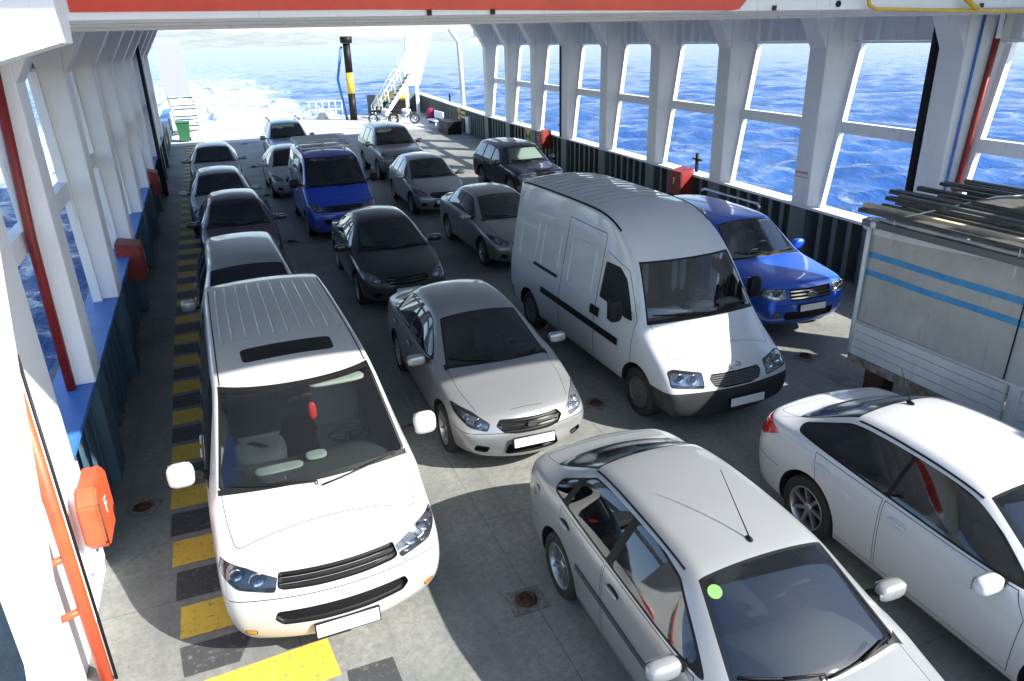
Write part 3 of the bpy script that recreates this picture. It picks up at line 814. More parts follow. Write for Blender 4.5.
SUV_FT = dict(W=1.80, wheel_r=.36, axles=(.82, 3.50), cowl=1.15, zmin=.3,
 ws_ax='t', ws=[(.59, 1.93), (.71, 1.29), (.71, .9)], rws=[(.53, 1.62), (.62, 1.25), (.6, 1.22)],
 dlo=[(1.50, 1.12), (2.02, 1.54), (2.3, 1.61), (3.9, 1.61), (4.12, 1.56), (4.18, 1.2), (4.14, 1.15)],
 windows=[([(1.60, 1.13), (2.06, 1.56), (2.5, 1.625), (2.53, 1.135)],), ([(2.62, 1.135), (2.60, 1.625), (3.32, 1.625), (3.34, 1.15)],), ([(3.43, 1.155), (3.42, 1.622), (3.88, 1.62), (4.08, 1.57), (4.13, 1.21), (4.1, 1.165)],)],
 doors=[[(1.38, .42), (2.53, .42), (2.55, 1.11), (1.48, 1.10), (1.36, .95)], [(2.55, .42), (2.98, .42), (3.24, .76), (3.38, 1.12), (2.57, 1.11)]],
 hood=[(.62, .30), (.68, .6), (.72, 1.4), (.3, 1.5)], handles=[(2.4, 1.0), (3.22, 1.01)], mirror=(1.02, 1.58, 1.18, .11, .07, .09, None),
 front=[([(.42, .93), (.42, .76), (.38, .74)], 'grille', 'recess', BLACK, True, .012, 1, dict(depth=.04, slats=[(.89, .025, -.40, .40, .02, .004), (.835, .025, -.40, .40, .02, .004), (.78, .025, -.4, .4, .02, .004)], slatmat=CHROME)),
        ([(.5, .56), (.5, .44), (.46, .42)], 'air_intake', 'recess', BLACK, True, .006, 1, dict(depth=.05)),
        ([(.47, .935), (.80, .945), (.86, .80), (.6, .76), (.47, .78)], 'headlight', 'lamp', BOWL, False, .006, 1, dict(bulbs=[(.60, .86, .07), (.74, .88, .05)])),
        ([(.56, .56), (.70, .57), (.70, .47), (.57, .46)], 'fog_lamp', 'flush', CHROME, False, .008, 1)],
 rear=[([(.66, .9), (.66, 1.35), (.86, 1.3), (.86, .9)], 'taillight', 'flush', RED, False)],
 bumper=(.45, .68, None), plates=[(.62, .50, .105, 'f', -3), (.75, .50, .11, 'r', 3)],
 wipers=[((.55, 1.205), (-.02, 1.18), 0), ((-.05, 1.20), (-.60, 1.24), 0)], style='alloy5', tw=.23,
 cab=dict(y0=1.30, y1=4.1, zf=.5, zb=1.06, xw=.75, dash=(1.32, 1.75, 1.08, .70), seats=[(.37, 2.25, .72, .5, .52), (-.37, 2.25, .72, .5, .52)], bench=[(0, 3.15, .74, 1.2, .5)], rvm=(1.9, 1.50)))
# mid-size van
VAN = dict(sill=.20, z=(2, 5, 0, 0),
 nose=[(.74, .32, .16, .24), (.87, .26, .25, .23), (.925, .22, .42, .20), (.935, .24, .63, .20), (.905, .34, .83, .22), (.825, .40, .895, .23)], nose_crown=.02,
 st=[(.68, 1.07, .81, 1.03, .905, .97, .945, .22), (.92, 1.235, .835, 1.195, .925, 1.085, .95, .17), (.955, 1.268, .832, 1.232, .927, 1.09, .951, .167), (1.25, 1.62, .775, 1.585, .935, 1.11, .952, .11),
     (1.50, 1.855, .735, 1.81, .94, 1.12, .952, .07), (1.78, 1.94, .725, 1.89, .94, 1.125, .952, .0), (2.4, 1.965, .725, 1.915, .94, 1.13, .952), (3.6, 1.97, .725, 1.915, .94, 1.13, .952), (4.55, 1.955, .715, 1.90, .935, 1.13, .95), (4.78, 1.90, .70, 1.86, .925, 1.13, .94, -.02)],
 tail=[(.80, 4.80, .30, .05), (.88, 4.84, .38, .06), (.92, 4.86, .60, .06), (.92, 4.85, .95, .05), (.91, 4.84, 1.13, .05), (.75, 4.80, 1.72, .04)], tail_crown=.03,
 crease=dict(belt=.35, rail=.68, across={2: 1, 3: 1, 5: .35, 10: .7}))
VAN_FT = dict(W=1.904, wheel_r=.33, axles=(.90, 3.90), cowl=.85, arch=1.14, zmin=.3,
 ws=[(.695, 1.86), (.82, 1.25), (.7, 1.1)], rws=[(.62, 1.75), (.74, 1.2), (.7, 1.17)],
 dlo=[(1.12, 1.14), (1.56, 1.72), (1.75, 1.80), (4.45, 1.80), (4.62, 1.74), (4.68, 1.2), (4.6, 1.15)],
 windows=[([(1.18, 1.155), (1.58, 1.70), (1.78, 1.785), (2.18, 1.785), (2.2, 1.16)],), ([(2.32, 1.165), (2.32, 1.785), (3.35, 1.785), (3.35, 1.165)], GLD), ([(3.46, 1.165), (3.46, 1.785), (4.40, 1.785), (4.56, 1.73), (4.6, 1.22), (4.52, 1.165)], GLD)],
 doors=[[(1.16, .32), (2.22, .32), (2.24, 1.10), (1.10, 1.10), (1.08, .70)], [(2.25, .32), (3.38, .32), (3.40, 1.10), (2.26, 1.10)]],
 hood=[(.76, .46), (.80, .70), (.825, 1.2), (.3, 1.3)], mirror=(1.11, 1.22, 1.30, .115, .06, .115, None), handles=[(2.08, 1.0), (2.36, 1.0)],
 front=[([(.475, .835), (.50, .725), (.46, .705), (.2, .695)], 'grille', 'recess', BLACK, True, .004, 1, dict(depth=.03, slats=[(.795, .008, -.47, .47, .03, .002), (.75, .008, -.48, .48, .03, .002)], slatmat=CHROME)),
        ([(.53, .53), (.56, .46), (.50, .40), (.2, .385)], 'air_intake', 'recess', BLACK, True, .004, 1, dict(depth=.05)),
        ([(.475, .835), (.70, .87), (.88, .93), (.915, .82), (.80, .73), (.52, .69)], 'headlight', 'lamp', DBOWL, False, .005, 1, dict(bulbs=[(.64, .785, .065), (.79, .82, .055)])),
        ([(.70, .36), (.80, .375), (.80, .315), (.71, .30)], 'fog_lamp', 'flush', AMBER, False, .008, 1)],
 rear=[([(.80, .95), (.78, 1.45), (.93, 1.4), (.93, .95)], 'taillight', 'flush', RED, False)],
 plates=[(.30, .52, .11, 'f', -12), (.8, .52, .11, 'r', 3)], bumper=(.55, .64, None),
 wipers=[((.70, 1.245), (.02, 1.20), 0), ((-.02, 1.225), (-.74, 1.26), 0)], style='alloy5', tw=.215,
 cab=dict(y0=.98, y1=4.6, zf=.55, zb=1.08, xw=.83, dash=(1.0, 1.46, 1.165, .78), swt=40, seats=[(.42, 2.05, .88, .52, .60), (-.42, 2.05, .88, .52, .60)], bench=[(0, 3.1, .85, 1.4, .55), (0, 4.0, .85, 1.4, .55)], rvm=(1.42, 1.72)))
# tall panel van 5.4 x 1.99 x 2.49
TALL = dict(sill=.28, z=(2, 5, 0, 0),
 nose=[(.80, .30, .20, .20), (.93, .24, .30, .19), (.975, .22, .47, .17), (.97, .26, .69, .17), (.89, .43, .86, .24), (.81, .48, .91, .24)], nose_crown=.02,
 st=[(.70, 1.09, .81, 1.05, .925, 1.00, .985, .18), (.96, 1.30, .845, 1.275, .95, 1.15, .99, .13), (.995, 1.35, .842, 1.314, .955, 1.17, .992, .12), (1.22, 1.72, .79, 1.68, .96, 1.18, .995, .09), (1.42, 2.0, .75, 1.95, .962, 1.19, .995, .06),
     (1.60, 2.20, .745, 2.12, .965, 1.20, .995, .05), (1.88, 2.40, .735, 2.30, .965, 1.20, .995, .03), (2.25, 2.55, .735, 2.46, .965, 1.2, .995), (2.9, 2.58, .73, 2.50, .965, 1.2, .995), (4.2, 2.58, .73, 2.50, .965, 1.2, .995), (5.12, 2.57, .73, 2.49, .965, 1.2, .995), (5.32, 2.54, .72, 2.46, .96, 1.2, .99, -.01)],
 tail=[(.85, 5.33, .35, .02), (.92, 5.36, .44, .02), (.97, 5.38, .7, .02), (.97, 5.38, 1.0, .02), (.955, 5.37, 1.2, .02), (.75, 5.34, 2.36, .02)], tail_crown=.03,
 crease=dict(belt=.1, rail=.66, across={2: 1, 3: 1, 5: .5, 12: .75}))
TALL_FT = dict(W=1.99, wheel_r=.34, axles=(.95, 4.53), cowl=.88, arch=1.2, zmin=.3,
 ws=[(.71, 1.99), (.835, 1.32), (.7, 1.15)],
 windows=[([(1.20, 1.26), (1.52, 1.74), (1.72, 1.86), (2.08, 1.86), (2.10, 1.24)], GLD, .02)],
 hood=[(.75, .48), (.79, .72), (.83, 1.2), (.3, 1.3)], mirror=(1.14, 1.30, 1.42, .10, .07, .16, BLACK),
 front=[([(.36, .80), (.40, .74), (.34, .65), (.2, .62)], 'grille', 'recess', BLACK, True, .01, 1, dict(depth=.035, slats=[(z, .010, -.38, .38, .02, .004) for z in (.77, .745, .72, .695, .67, .645)], slatmat=principled('grille_steel', (.25, .25, .26), .4, .6))),
        ([(.47, .83), (.80, .87), (.88, .84), (.90, .68), (.48, .645)], 'headlight', 'lamp', BOWL, False, .012, 1, dict(bulbs=[(.60, .75, .075), (.76, .77, .065)]))],
 plates=[(.42, .52, .11, 'f', -2), (.8, .52, .11, 'r', 0)], bumper=(.62, .60, principled('bumper_plastic', (.022, .023, .025), .5, spec=.4, var=.3, vscale=6)), rbumper=(5.2, .6, PLASTIC), plate_x=.12, plate_off=.016,
 wipers=[((.72, 1.36), (.02, 1.31), 0), ((-.02, 1.34), (-.74, 1.38), 0)], style='steel', tw=.21, inset=.02,
 cab=dict(y0=1.05, y1=2.4, zf=.7, zb=1.1, xw=.85, dash=(1.05, 1.52, 1.25, .79), swt=45, seats=[(.45, 2.0, 1.02, .5, .62), (-.25, 2.0, 1.02, .9, .62)], rear_up=.6))
TALL_FT['zmin'] = .3
RWG = glass('rear_glass', (.10, .14, .12), .0, .12)
for d in (SEDAN_FT, HATCH_FT, SUV_FT): d['rwsmat'] = RWG
for d in (SEDAN_FT, HATCH_FT, SUV_FT, VAN_FT, TALL_FT): d.setdefault('handles', [])

CARS = []
def vehicle(name, label, cat, x, y, yaw, base, bft, s, pm, group='vehicles parked on the ferry deck', **over):
    sp = scaled(base, *s); ft = sft(dict(bft), *s)
    post = {k: over.pop(k) for k in list(over) if k in ('cabx',)}
    ft.update(over)
    if ft.get('mirror') is not None:
        m = list(ft['mirror']); m[6] = m[6] or pm; ft['mirror'] = tuple(m)
    ft['handlemat'] = ft.get('handlemat') or pm
    if 'cabx' in post: ft['cab'] = dict(ft['cab'], **post['cabx'])
    r, S = make_car(name, label, cat, (x, y, 0), yaw, sp, pm, ft, group)
    CARS.append((r, S, ft)); return r, S, ft
# ------------------------------------------------------------------ ship
import numpy as np
def rx(y, P=((-12, 10.5), (5, 11.2), (10, 11.46), (14.3, 11.71), (22.4, 12.14), (36.6, 12.87), (56, 14.6), (70, 15.8))):
    for (a, b), (c, d) in zip(P, P[1:]):
        if y <= c: return b+(d-b)*(y-a)/(c-a)
    return P[-1][1]
def lx(y): return -1.66-max(0, y-8)*.009
SHIPW = mixm('ship_white_paint', (.70, .71, .72), (.80, .80, .80), 1.3, .42, .3, .6, .04, dist=.004)
def stained(name, c1, c2, streak=(.30, .16, .08)):
    """ship paint with rust runs"""
    m = mixm(name, c1, c2, 1.5, .45, .3, .65, .05, dist=.004)
    nt = m.node_tree; b = nt.nodes['Principled BSDF']; tc = nt.nodes.new('ShaderNodeTexCoord'); mp = nt.nodes.new('ShaderNodeMapping'); mp.inputs['Scale'].default_value = (9, 9, .7)
    n = nt.nodes.new('ShaderNodeTexNoise'); n.inputs['Scale'].default_value = 1.6; n.inputs['Detail'].default_value = 10; n.inputs['Roughness'].default_value = .72
    nt.links.new(tc.outputs['Object'], mp.inputs[0]); nt.links.new(mp.outputs[0], n.inputs['Vector'])
    r = nt.nodes.new('ShaderNodeMapRange'); r.inputs[1].default_value = .60; r.inputs[2].default_value = .74; r.inputs[4].default_value = .75
    nt.links.new(n.outputs[0], r.inputs[0])
    src = b.inputs['Base Color'].links[0].from_socket
    mx = nt.nodes.new('ShaderNodeMix'); mx.data_type = 'RGBA'; mx.inputs[7].default_value = (*streak, 1)
    nt.links.new(r.outputs[0], mx.inputs[0]); nt.links.new(src, mx.inputs[6]); nt.links.new(mx.outputs[2], b.inputs['Base Color'])
    return m
SHIPW = stained('ship_white_worn', (.74, .77, .82), (.82, .84, .87))
TEAL = mixm('bulwark_green_paint', (.09, .125, .13), (.13, .165, .165), 2.2, .5, .35, .65, .1, dist=.005)
TEALB = mixm('bulwark_blue_paint', (.045, .10, .15), (.07, .14, .19), 2.2, .5, .35, .65, .1, dist=.005)
BLUEP = mixm('ledge_blue', (.03, .13, .46), (.05, .19, .55), 3, .45, .3, .6, .05)  # vivid blue tone of the port ledge, a thin pipe and a rope
REDP = mixm('orange_red_paint', (.58, .04, .02), (.70, .06, .03), 3, .4, .3, .65, .05)
REDB = mixm('dark_red_paint', (.17, .012, .010), (.25, .02, .016), 4, .45, .35, .65, .1)
YEL = mixm('yellow_pipe_paint', (.60, .38, .03), (.72, .48, .05), 5, .45, .35, .65, .05)
ORG = mixm('orange_paint', (.50, .06, .02), (.62, .09, .03), 4, .5, .35, .65, .08)

# deck -----------------------------------------------------------------
def deck_material():
    m, nt, b = nodes('deck_paint'); tc = nt.nodes.new('ShaderNodeTexCoord')
    def noise(s, d=8, r=.65, vec=None):
        n = nt.nodes.new('ShaderNodeTexNoise'); n.inputs['Scale'].default_value = s; n.inputs['Detail'].default_value = d; n.inputs['Roughness'].default_value = r
        nt.links.new(vec or tc.outputs['Object'], n.inputs['Vector']); return n.outputs[0]
    def ramp(src, a, ca, b_, cb):
        r = nt.nodes.new('ShaderNodeValToRGB'); r.color_ramp.elements[0].position = a; r.color_ramp.elements[1].position = b_
        r.color_ramp.elements[0].color = (*ca, 1); r.color_ramp.elements[1].color = (*cb, 1); nt.links.new(src, r.inputs[0]); return r.outputs[0]
    def mix(f, a, c):
        x = nt.nodes.new('ShaderNodeMix'); x.data_type = 'RGBA'
        if isinstance(f, float): x.inputs[0].default_value = f
        else: nt.links.new(f, x.inputs[0])
        for i, v in ((6, a), (7, c)):
            if isinstance(v, tuple): x.inputs[i].default_value = (*v, 1)
            else: nt.links.new(v, x.inputs[i])
        return x.outputs[2]
    base = ramp(noise(.55), .35, (.15, .16, .155), .68, (.30, .295, .265))
    fine = ramp(noise(14, 10, .75), .40, (0, 0, 0), .58, (1, 1, 1))
    c = mix(fine, mix(.5, base, (.10, .108, .105)), base)
    # dark scuffs and chips
    sp = ramp(noise(48, 4, .6), .58, (0, 0, 0), .64, (1, 1, 1)); big = ramp(noise(3.2, 6, .7), .42, (0, 0, 0), .7, (1, 1, 1))
    mm = nt.nodes.new('ShaderNodeMath'); mm.operation = 'MULTIPLY'; nt.links.new(sp, mm.inputs[0]); nt.links.new(big, mm.inputs[1])
    c = mix(mm.outputs[0], c, (.06, .05, .04))
    # tyre tracks run along y
    mp = nt.nodes.new('ShaderNodeMapping'); mp.inputs['Scale'].default_value = (1.6, .05, 1); nt.links.new(tc.outputs['Object'], mp.inputs[0])
    tr = ramp(noise(1.4, 6, .7, mp.outputs[0]), .5, (0, 0, 0), .68, (.55, .55, .55)); c = mix(tr, c, (.11, .115, .115))
    st = ramp(noise(1.1, 10, .8), .60, (0, 0, 0), .66, (.6, .6, .6)); c = mix(st, c, (.13, .09, .06))
    # plate seams and oil drips
    br = nt.nodes.new('ShaderNodeTexBrick'); br.inputs['Scale'].default_value = 1; br.inputs['Mortar Size'].default_value = .006; br.inputs['Brick Width'].default_value = 6.2; br.inputs['Row Height'].default_value = 2.05; br.inputs['Mortar Smooth'].default_value = .3
    mpb = nt.nodes.new('ShaderNodeMapping'); mpb.inputs['Rotation'].default_value = (0, 0, R(90)); nt.links.new(tc.outputs['Object'], mpb.inputs[0]); nt.links.new(mpb.outputs[0], br.inputs['Vector'])
    sm = nt.nodes.new('ShaderNodeMath'); sm.operation = 'MULTIPLY'; sm.inputs[1].default_value = .6; nt.links.new(br.outputs['Fac'], sm.inputs[0]); c = mix(sm.outputs[0], c, (.05, .045, .04))
    oil = ramp(noise(.9, 5, .6), .62, (0, 0, 0), .72, (.7, .7, .7)); c = mix(oil, c, (.05, .052, .05))
    rs = ramp(noise(7, 10, .8), .655, (0, 0, 0), .70, (.8, .8, .8)); c = mix(rs, c, (.13, .055, .03))
    nt.links.new(c, b.inputs['Base Color']); b.inputs['Roughness'].default_value = .62
    rr = nt.nodes.new('ShaderNodeMapRange'); rr.inputs[3].default_value = .42; rr.inputs[4].default_value = .8; nt.links.new(noise(1.7), rr.inputs[0]); nt.links.new(rr.outputs[0], b.inputs['Roughness'])
    bp = nt.nodes.new('ShaderNodeBump'); bp.inputs['Strength'].default_value = .5; bp.inputs['Distance'].default_value = .004; nt.links.new(noise(38, 8, .75), bp.inputs['Height']); nt.links.new(bp.outputs[0], b.inputs['Normal'])
    return m
ys = [-12, 0, 5, 10, 14.3, 22.4, 30, 36.6, 46, 56]
bm = BM(); a = [bm.verts.new((-3.0, y, 0)) for y in ys]; c = [bm.verts.new((rx(y)+.5, y, 0)) for y in ys]
a2 = [bm.verts.new((-3.0, y, -3)) for y in ys]; c2 = [bm.verts.new((rx(y)+.5, y, -3)) for y in ys]
for i in range(len(ys)-1):
    bm.faces.new((a[i], c[i], c[i+1], a[i+1])); bm.faces.new((a[i], a[i+1], a2[i+1], a2[i])); bm.faces.new((c[i], c2[i], c2[i+1], c[i+1]))
bm.faces.new((a[-1], c[-1], c2[-1], a2[-1])); bm.faces.new((a[0], a2[0], c2[0], c[0]))
struct(build('deck', bm, deck_material()))
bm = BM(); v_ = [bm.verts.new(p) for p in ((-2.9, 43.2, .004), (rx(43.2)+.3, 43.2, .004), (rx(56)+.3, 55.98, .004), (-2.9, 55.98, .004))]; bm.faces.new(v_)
struct(build('stern_deck', bm, mixm('stern_deck_pale', (.34, .35, .35), (.52, .52, .50), 2.2, .6, .35, .65, .3)))  # paler grey sheet covering the stern end of the deck
# painted lane strip: yellow and black blocks
def worn(name, col, chip):
    m = mixm(name, col, tuple(x*.86 for x in col), 5, .6, .3, .7, .15, dist=.003); nt = m.node_tree; b = nt.nodes['Principled BSDF']
    n = nt.nodes.new('ShaderNodeTexNoise'); n.inputs['Scale'].default_value = 16; n.inputs['Detail'].default_value = 10; n.inputs['Roughness'].default_value = .8
    tc = nt.nodes.new('ShaderNodeTexCoord'); nt.links.new(tc.outputs['Object'], n.inputs['Vector'])
    r = nt.nodes.new('ShaderNodeMapRange'); r.inputs[1].default_value = .55; r.inputs[2].default_value = .62; nt.links.new(n.outputs[0], r.inputs[0])
    src = b.inputs['Base Color'].links[0].from_socket; mx = nt.nodes.new('ShaderNodeMix'); mx.data_type = 'RGBA'; mx.inputs[7].default_value = (*chip, 1)
    nt.links.new(r.outputs[0], mx.inputs[0]); nt.links.new(src, mx.inputs[6]); nt.links.new(mx.outputs[2], b.inputs['Base Color']); return m
YM = worn('deck_yellow', (.66, .44, .05), (.20, .16, .08)); KM = worn('deck_black', (.045, .047, .05), (.16, .16, .15))
by, bk = BM(), BM()
y = 5.66; k = 0
while y < 43:
    x0 = float(np.interp(y, [5.66, 6.68, 7.4, 12, 24], [-.97, -1.06, -1.10, -1.18, -1.28]))
    b = by if k % 2 == 0 else bk
    v = [b.verts.new(p) for p in ((x0, y, .004), (-.30, y, .004), (-.30, y+.43, .004), (x0, y+.43, .004))]; b.faces.new(v)
    y += .535; k += 1
for b, P in ((bk, ((-.93, 5.2), (-.5, 5.2), (-.36, 5.56), (-.97, 5.56))), (by, ((-.86, 4.66), (.27, 4.72), (.22, 5.17), (-.80, 5.10))), (bk, ((.30, 4.30), (.72, 4.32), (.70, 4.74), (.32, 4.74))), (bk, ((-.84, 4.15), (-.44, 4.15), (-.40, 4.58), (-.86, 4.58))), (by, ((9.9, 10.0), (11.0, 10.2), (11.1, 10.7), (10.1, 10.6)))):
    b.faces.new([b.verts.new((p[0], p[1], .004)) for p in P])
for n_, b, m_ in (('yellow_deck_marking', by, YM), ('black_deck_marking', bk, KM)): struct(build(n_, b, m_))

# side walls -------------------------------------------------------------
def side_wall(name, label, s, xf, cols, y0, y1, plate, ledge, dp=.16, fl=.075, diag=1.0):
    """s: +1 starboard (hull to +x), -1 port; xf(y) = inner face"""
    t = thing(name, label, 'ship wall', (0, 0, 0), 0)
    X = lambda y, d: xf(y)+s*d
    ysn = [y0+(y1-y0)*i/24 for i in range(25)]
    bm = BM()   # hull plate
    for a, b in zip(ysn, ysn[1:]): hexa(bm, [(X(a, .42), a, .005), (X(a, .46), a, .005), (X(b, .46), b, .005), (X(b, .42), b, .005), (X(a, .42), a, 1.24), (X(a, .46), a, 1.24), (X(b, .46), b, 1.24), (X(b, .42), b, 1.24)])
    y = y0+.2
    while y < y1:
        xa, xb = sorted((X(y, .12), X(y, .419))); box(bm, xa, xb, y, y+.02, .006, 1.238)
        xa, xb = sorted((X(y, .10), X(y, .118))); box(bm, xa, xb, y-.05, y+.07, .006, 1.238)
        y += .42
    build('bulwark_plate', bm, plate, t)
    bm = BM()
    for a, b in zip(ysn, ysn[1:]): hexa(bm, [(X(a, .02), a, 1.242), (X(a, .46), a, 1.242), (X(b, .46), b, 1.242), (X(b, .02), b, 1.242), (X(a, .02), a, 1.30), (X(a, .46), a, 1.30), (X(b, .46), b, 1.30), (X(b, .02), b, 1.30)])
    build('ledge', bm, ledge, t)
    if cols:
        c0, c1 = cols[0]-1.6, cols[-1]+.5
        def strip(nm, z0, z1, d0, th, ya, yb, mat, n=10):
            bm = BM()
            for i in range(n):
                a = ya+(yb-ya)*i/n; b = ya+(yb-ya)*(i+1)/n; f0 = d0+(z0-1.3)*fl; f1 = d0+(z1-1.3)*fl
                hexa(bm, [(X(a, f0), a, z0), (X(a, f0+th), a, z0), (X(b, f0+th), b, z0), (X(b, f0), b, z0), (X(a, f1), a, z1), (X(a, f1+th), a, z1), (X(b, f1+th), b, z1), (X(b, f1), b, z1)])
            return build(nm, bm, mat, t)
        ca = cols[0]-3.3 if s > 0 else cols[0]-1.5
        strip('mid_rail', 2.86, 3.08, dp-.02, .14, ca, c1, SHIPW)
        strip('window_header', 4.58, 5.62, dp+.02, .06, ca, c1, SHIPW)
        strip('window_header', 4.54, 4.578, dp-.05, .2, ca, c1, SHIPW)
        for cy in cols:
            w = .50; xa = X(cy, 0)
            D = lambda z: dp+(z-1.3)*fl
            bm = BM(); dx = xf(cy+w)-xf(cy)
            hexa(bm, [(xa, cy, 1.302), (X(cy, D(1.3)), cy-D(1.3)*diag, 1.302), (X(cy, D(1.3)), cy+w, 1.302), (xa+dx, cy+w, 1.302), (xa, cy, 5.6), (X(cy, D(5.6)), cy-D(5.6)*diag, 5.6), (X(cy, D(5.6)), cy+w, 5.6), (xa+dx, cy+w, 5.6)])
            bmesh.ops.bevel(bm, geom=list(bm.edges), offset=.012, segments=1, affect='EDGES')
            col = build('column', bm, SHIPW, t)
            z0 = 4.45 if s > 0 else 4.5; k5 = (5.6-z0)*.6
            bm = BM(); prism(bm, [(X(cy, -.003), cy+.02, z0), (X(cy, -.003), cy+.02, 5.6), (X(cy, -k5), cy+.02, 5.6)], (dx, w-.04, 0))
            build('knee_bracket', bm, SHIPW, col)
            bm = BM(); prism(bm, [(X(cy, -.008), cy-.006, .006), (X(cy, .40), cy-.006, .006), (X(cy, .40), cy-.006, 1.238), (X(cy, -.008), cy-.006, 1.238)], (dx, w+.012, 0))
            build('column_base', bm, plate, col)
            for q in ((cy-D(1.3)*diag-.10, diag), (cy+w+.003, 0)):
                if s < 0 and cy == cols[0] and q[1] == diag and q[0] < cy: continue
                y_, dg = q
                bm = BM(); hexa(bm, [(X(cy, D(1.3)-.03), y_, 1.302), (X(cy, D(1.3)+.09), y_, 1.302), (X(cy, D(1.3)+.09), y_+.097, 1.302), (X(cy, D(1.3)-.03), y_+.097, 1.302)]+[(X(cy, D(4.53)+e), y_-(D(4.53)-D(1.3))*dg+f, 4.535) for e, f in ((-.03, 0), (.09, 0), (.09, .097), (-.03, .097))])
                build('window_jamb', bm, SHIPW, t)
            for q in range(1, 7):
                bm = BM(); box(bm, *sorted((X(cy, dp+.14), X(cy, D(4.6)-.01))), cy+w+q*.40, cy+w+q*.40+.02, 4.6, 5.6); build('header_stiffener', bm, SHIPW, t)
    return t
RC = [-1.0, 2.3, 5.65, 8.95, 12.1, 15.35, 18.7, 22.0, 25.3, 28.6, 31.9, 35.2]
side_wall('side_wall', 'long starboard side wall of white columns and open windows over a dark green bulwark, right of the cars', 1, rx, RC, -12, 56, TEAL, SHIPW)
LC = [8.7, 12.0, 15.35, 18.7, 22.1, 25.4, 28.7, 32.0, 35.3]
lw = side_wall('side_wall', 'port side wall of white columns and open windows over a blue bulwark, along the left edge of the deck', -1, lx, LC, 7.1, 52, TEALB, BLUEP, .25, .03, 0.0)
# near part of the port wall
bm = BM(); box(bm, -1.9, -1.68, 5.1, 7.0, .006, 5.0); build('wall_panel', bm, SHIPW, lw)
bm = BM(); box(bm, -2.16, -2.1, -6, 5.09, .006, 1.35); build('bulwark_plate', bm, TEALB, lw)
bm = BM(); prism(bm, [(-.53, 4.2, 4.81), (-.50, 4.2, 5.45), (-2.1, 4.2, 5.45), (-2.1, 4.2, 4.38)], (0, -.35, 0)); build('knee_bracket', bm, SHIPW, lw)
t = thing('wall_frame', 'bright white leaning steel frame post nearest to the viewer at the lower left edge', 'post', (-1.2, 2.6, 0))
bm = BM(); prism(bm, [(-.66, 2.6, 4.37), (-.77, 2.6, 3.57), (-.865, 2.6, 2.53), (-1.04, 2.6, 0.0), (-1.21, 2.6, 0), (-.945, 2.6, 2.6), (-.86, 2.6, 3.26), (-.82, 2.6, 4.37), (-.76, 2.6, 5.4), (-.60, 2.6, 5.4)][::-1], (0, -.12, 0))
bmesh.ops.translate(bm, verts=bm.verts, vec=(1.2, -2.6, 0)); build('frame_plate', bm, SHIPW, t)
bm = BM(); prism(bm, [(-1.04+1.2, 0.02, .0), (-.865+1.2, .02, 2.53), (-.66+1.2, .02, 4.37), (-.70+1.2, .02, 4.37), (-.905+1.2, .02, 2.53), (-1.08+1.2, .02, 0)], (0, .07, 0)); build('frame_flange', bm, SHIPW, t)
t = thing('fire_main_pipe', 'orange upright pipe with short branches fixed to the white wall at lower left', 'pipe', (-1.52, 5.42, 0))
bm = BM(); tube(bm, [(0, 0, .0), (0, 0, 2.7)], .048, 12); build('pipe_run', bm, ORG, t)
for z in (.75, 1.25, 1.8):
    bm = BM(); tube(bm, [(-.02, 0, z), (-.16, -.03, z-.02)], .03, 8); build('pipe_branch', bm, ORG, t)
bm = BM(); tube(bm, [(.07, .0, 0), (.07, 0, 2.9)], .012, 6); build('cable', bm, BLACK, t)
bm = BM(); tube(bm, [(-1.90, 8.62, 1.3), (-1.88, 8.62, 3.0), (-1.78, 8.62, 5.0)], .05, 10); tag(build('pipe', bm, REDB), 'dark red vertical pipe running down the nearest port column', 'pipe')
bm = BM(); tube(bm, [(rx(8.95)+.10, 8.74, 1.3), (rx(8.95)+.26, 8.60, 5.2)], .05, 10); tag(build('pipe', bm, REDB), 'dark red vertical pipe on the starboard column above the tarpaulin truck', 'pipe')
bm = BM(); tube(bm, [(rx(8.95)+.03, 8.86, 1.3), (rx(8.95)+.10, 8.79, 5.2)], .022, 8); tag(build('pipe', bm, BLUEP), 'thin blue pipe beside the red pipe on the starboard column', 'pipe')
for y_, lb in ((9.50, 'black cable trunk on the far edge of the starboard column above the truck'), (25.85, 'black cable trunk on the dark column in the middle of the starboard windows')):
    bm = BM(); box(bm, rx(y_)-.02, rx(y_)+.10, y_+.0, y_+.10, 1.3, 4.98); tag(build('cable_trunk', bm, BLACK), lb, 'cable')
bm = BM(); box(bm, lx(28)+.01, lx(28)+.12, 28.2, 28.6, .0, 5.0); tag(build('cable_trunk', bm, BLACK), 'dark vertical cable trunk among the port columns near the red boxes', 'cable')
# ceiling -----------------------------------------------------------------
cl = thing('upper_deck', 'white upper deck over the cars with a red stripe on its front edge', 'deck above')
bm = BM()
hexa(bm, [(-2.6, 7.3, 5.61), (12.4, 7.3, 5.61), (13.9, 37.4, 5.61), (-2.9, 37.4, 5.61), (-2.6, 7.3, 5.70), (12.4, 7.3, 5.70), (13.9, 37.4, 5.70), (-2.9, 37.4, 5.70)])
build('ceiling_plate', bm, SHIPW, cl)
bm = BM(); box(bm, -2.6, 12.6, 7.2, 7.32, 5.0, 6.9); build('fascia', bm, SHIPW, cl)
bm = BM()
for (a, b, z) in ((7.325, 7.62, 5.02), (7.70, 7.95, 4.99), (8.05, 8.30, 4.97), (8.42, 8.62, 4.945)): box(bm, -2.3, 12.6, a, b, z, 5.3)
for a in (7.66, 8.0, 8.36): box(bm, -2.3, 12.6, a-.03, a+.04, 5.06, 5.29)
build('front_beam', bm, SHIPW, cl)
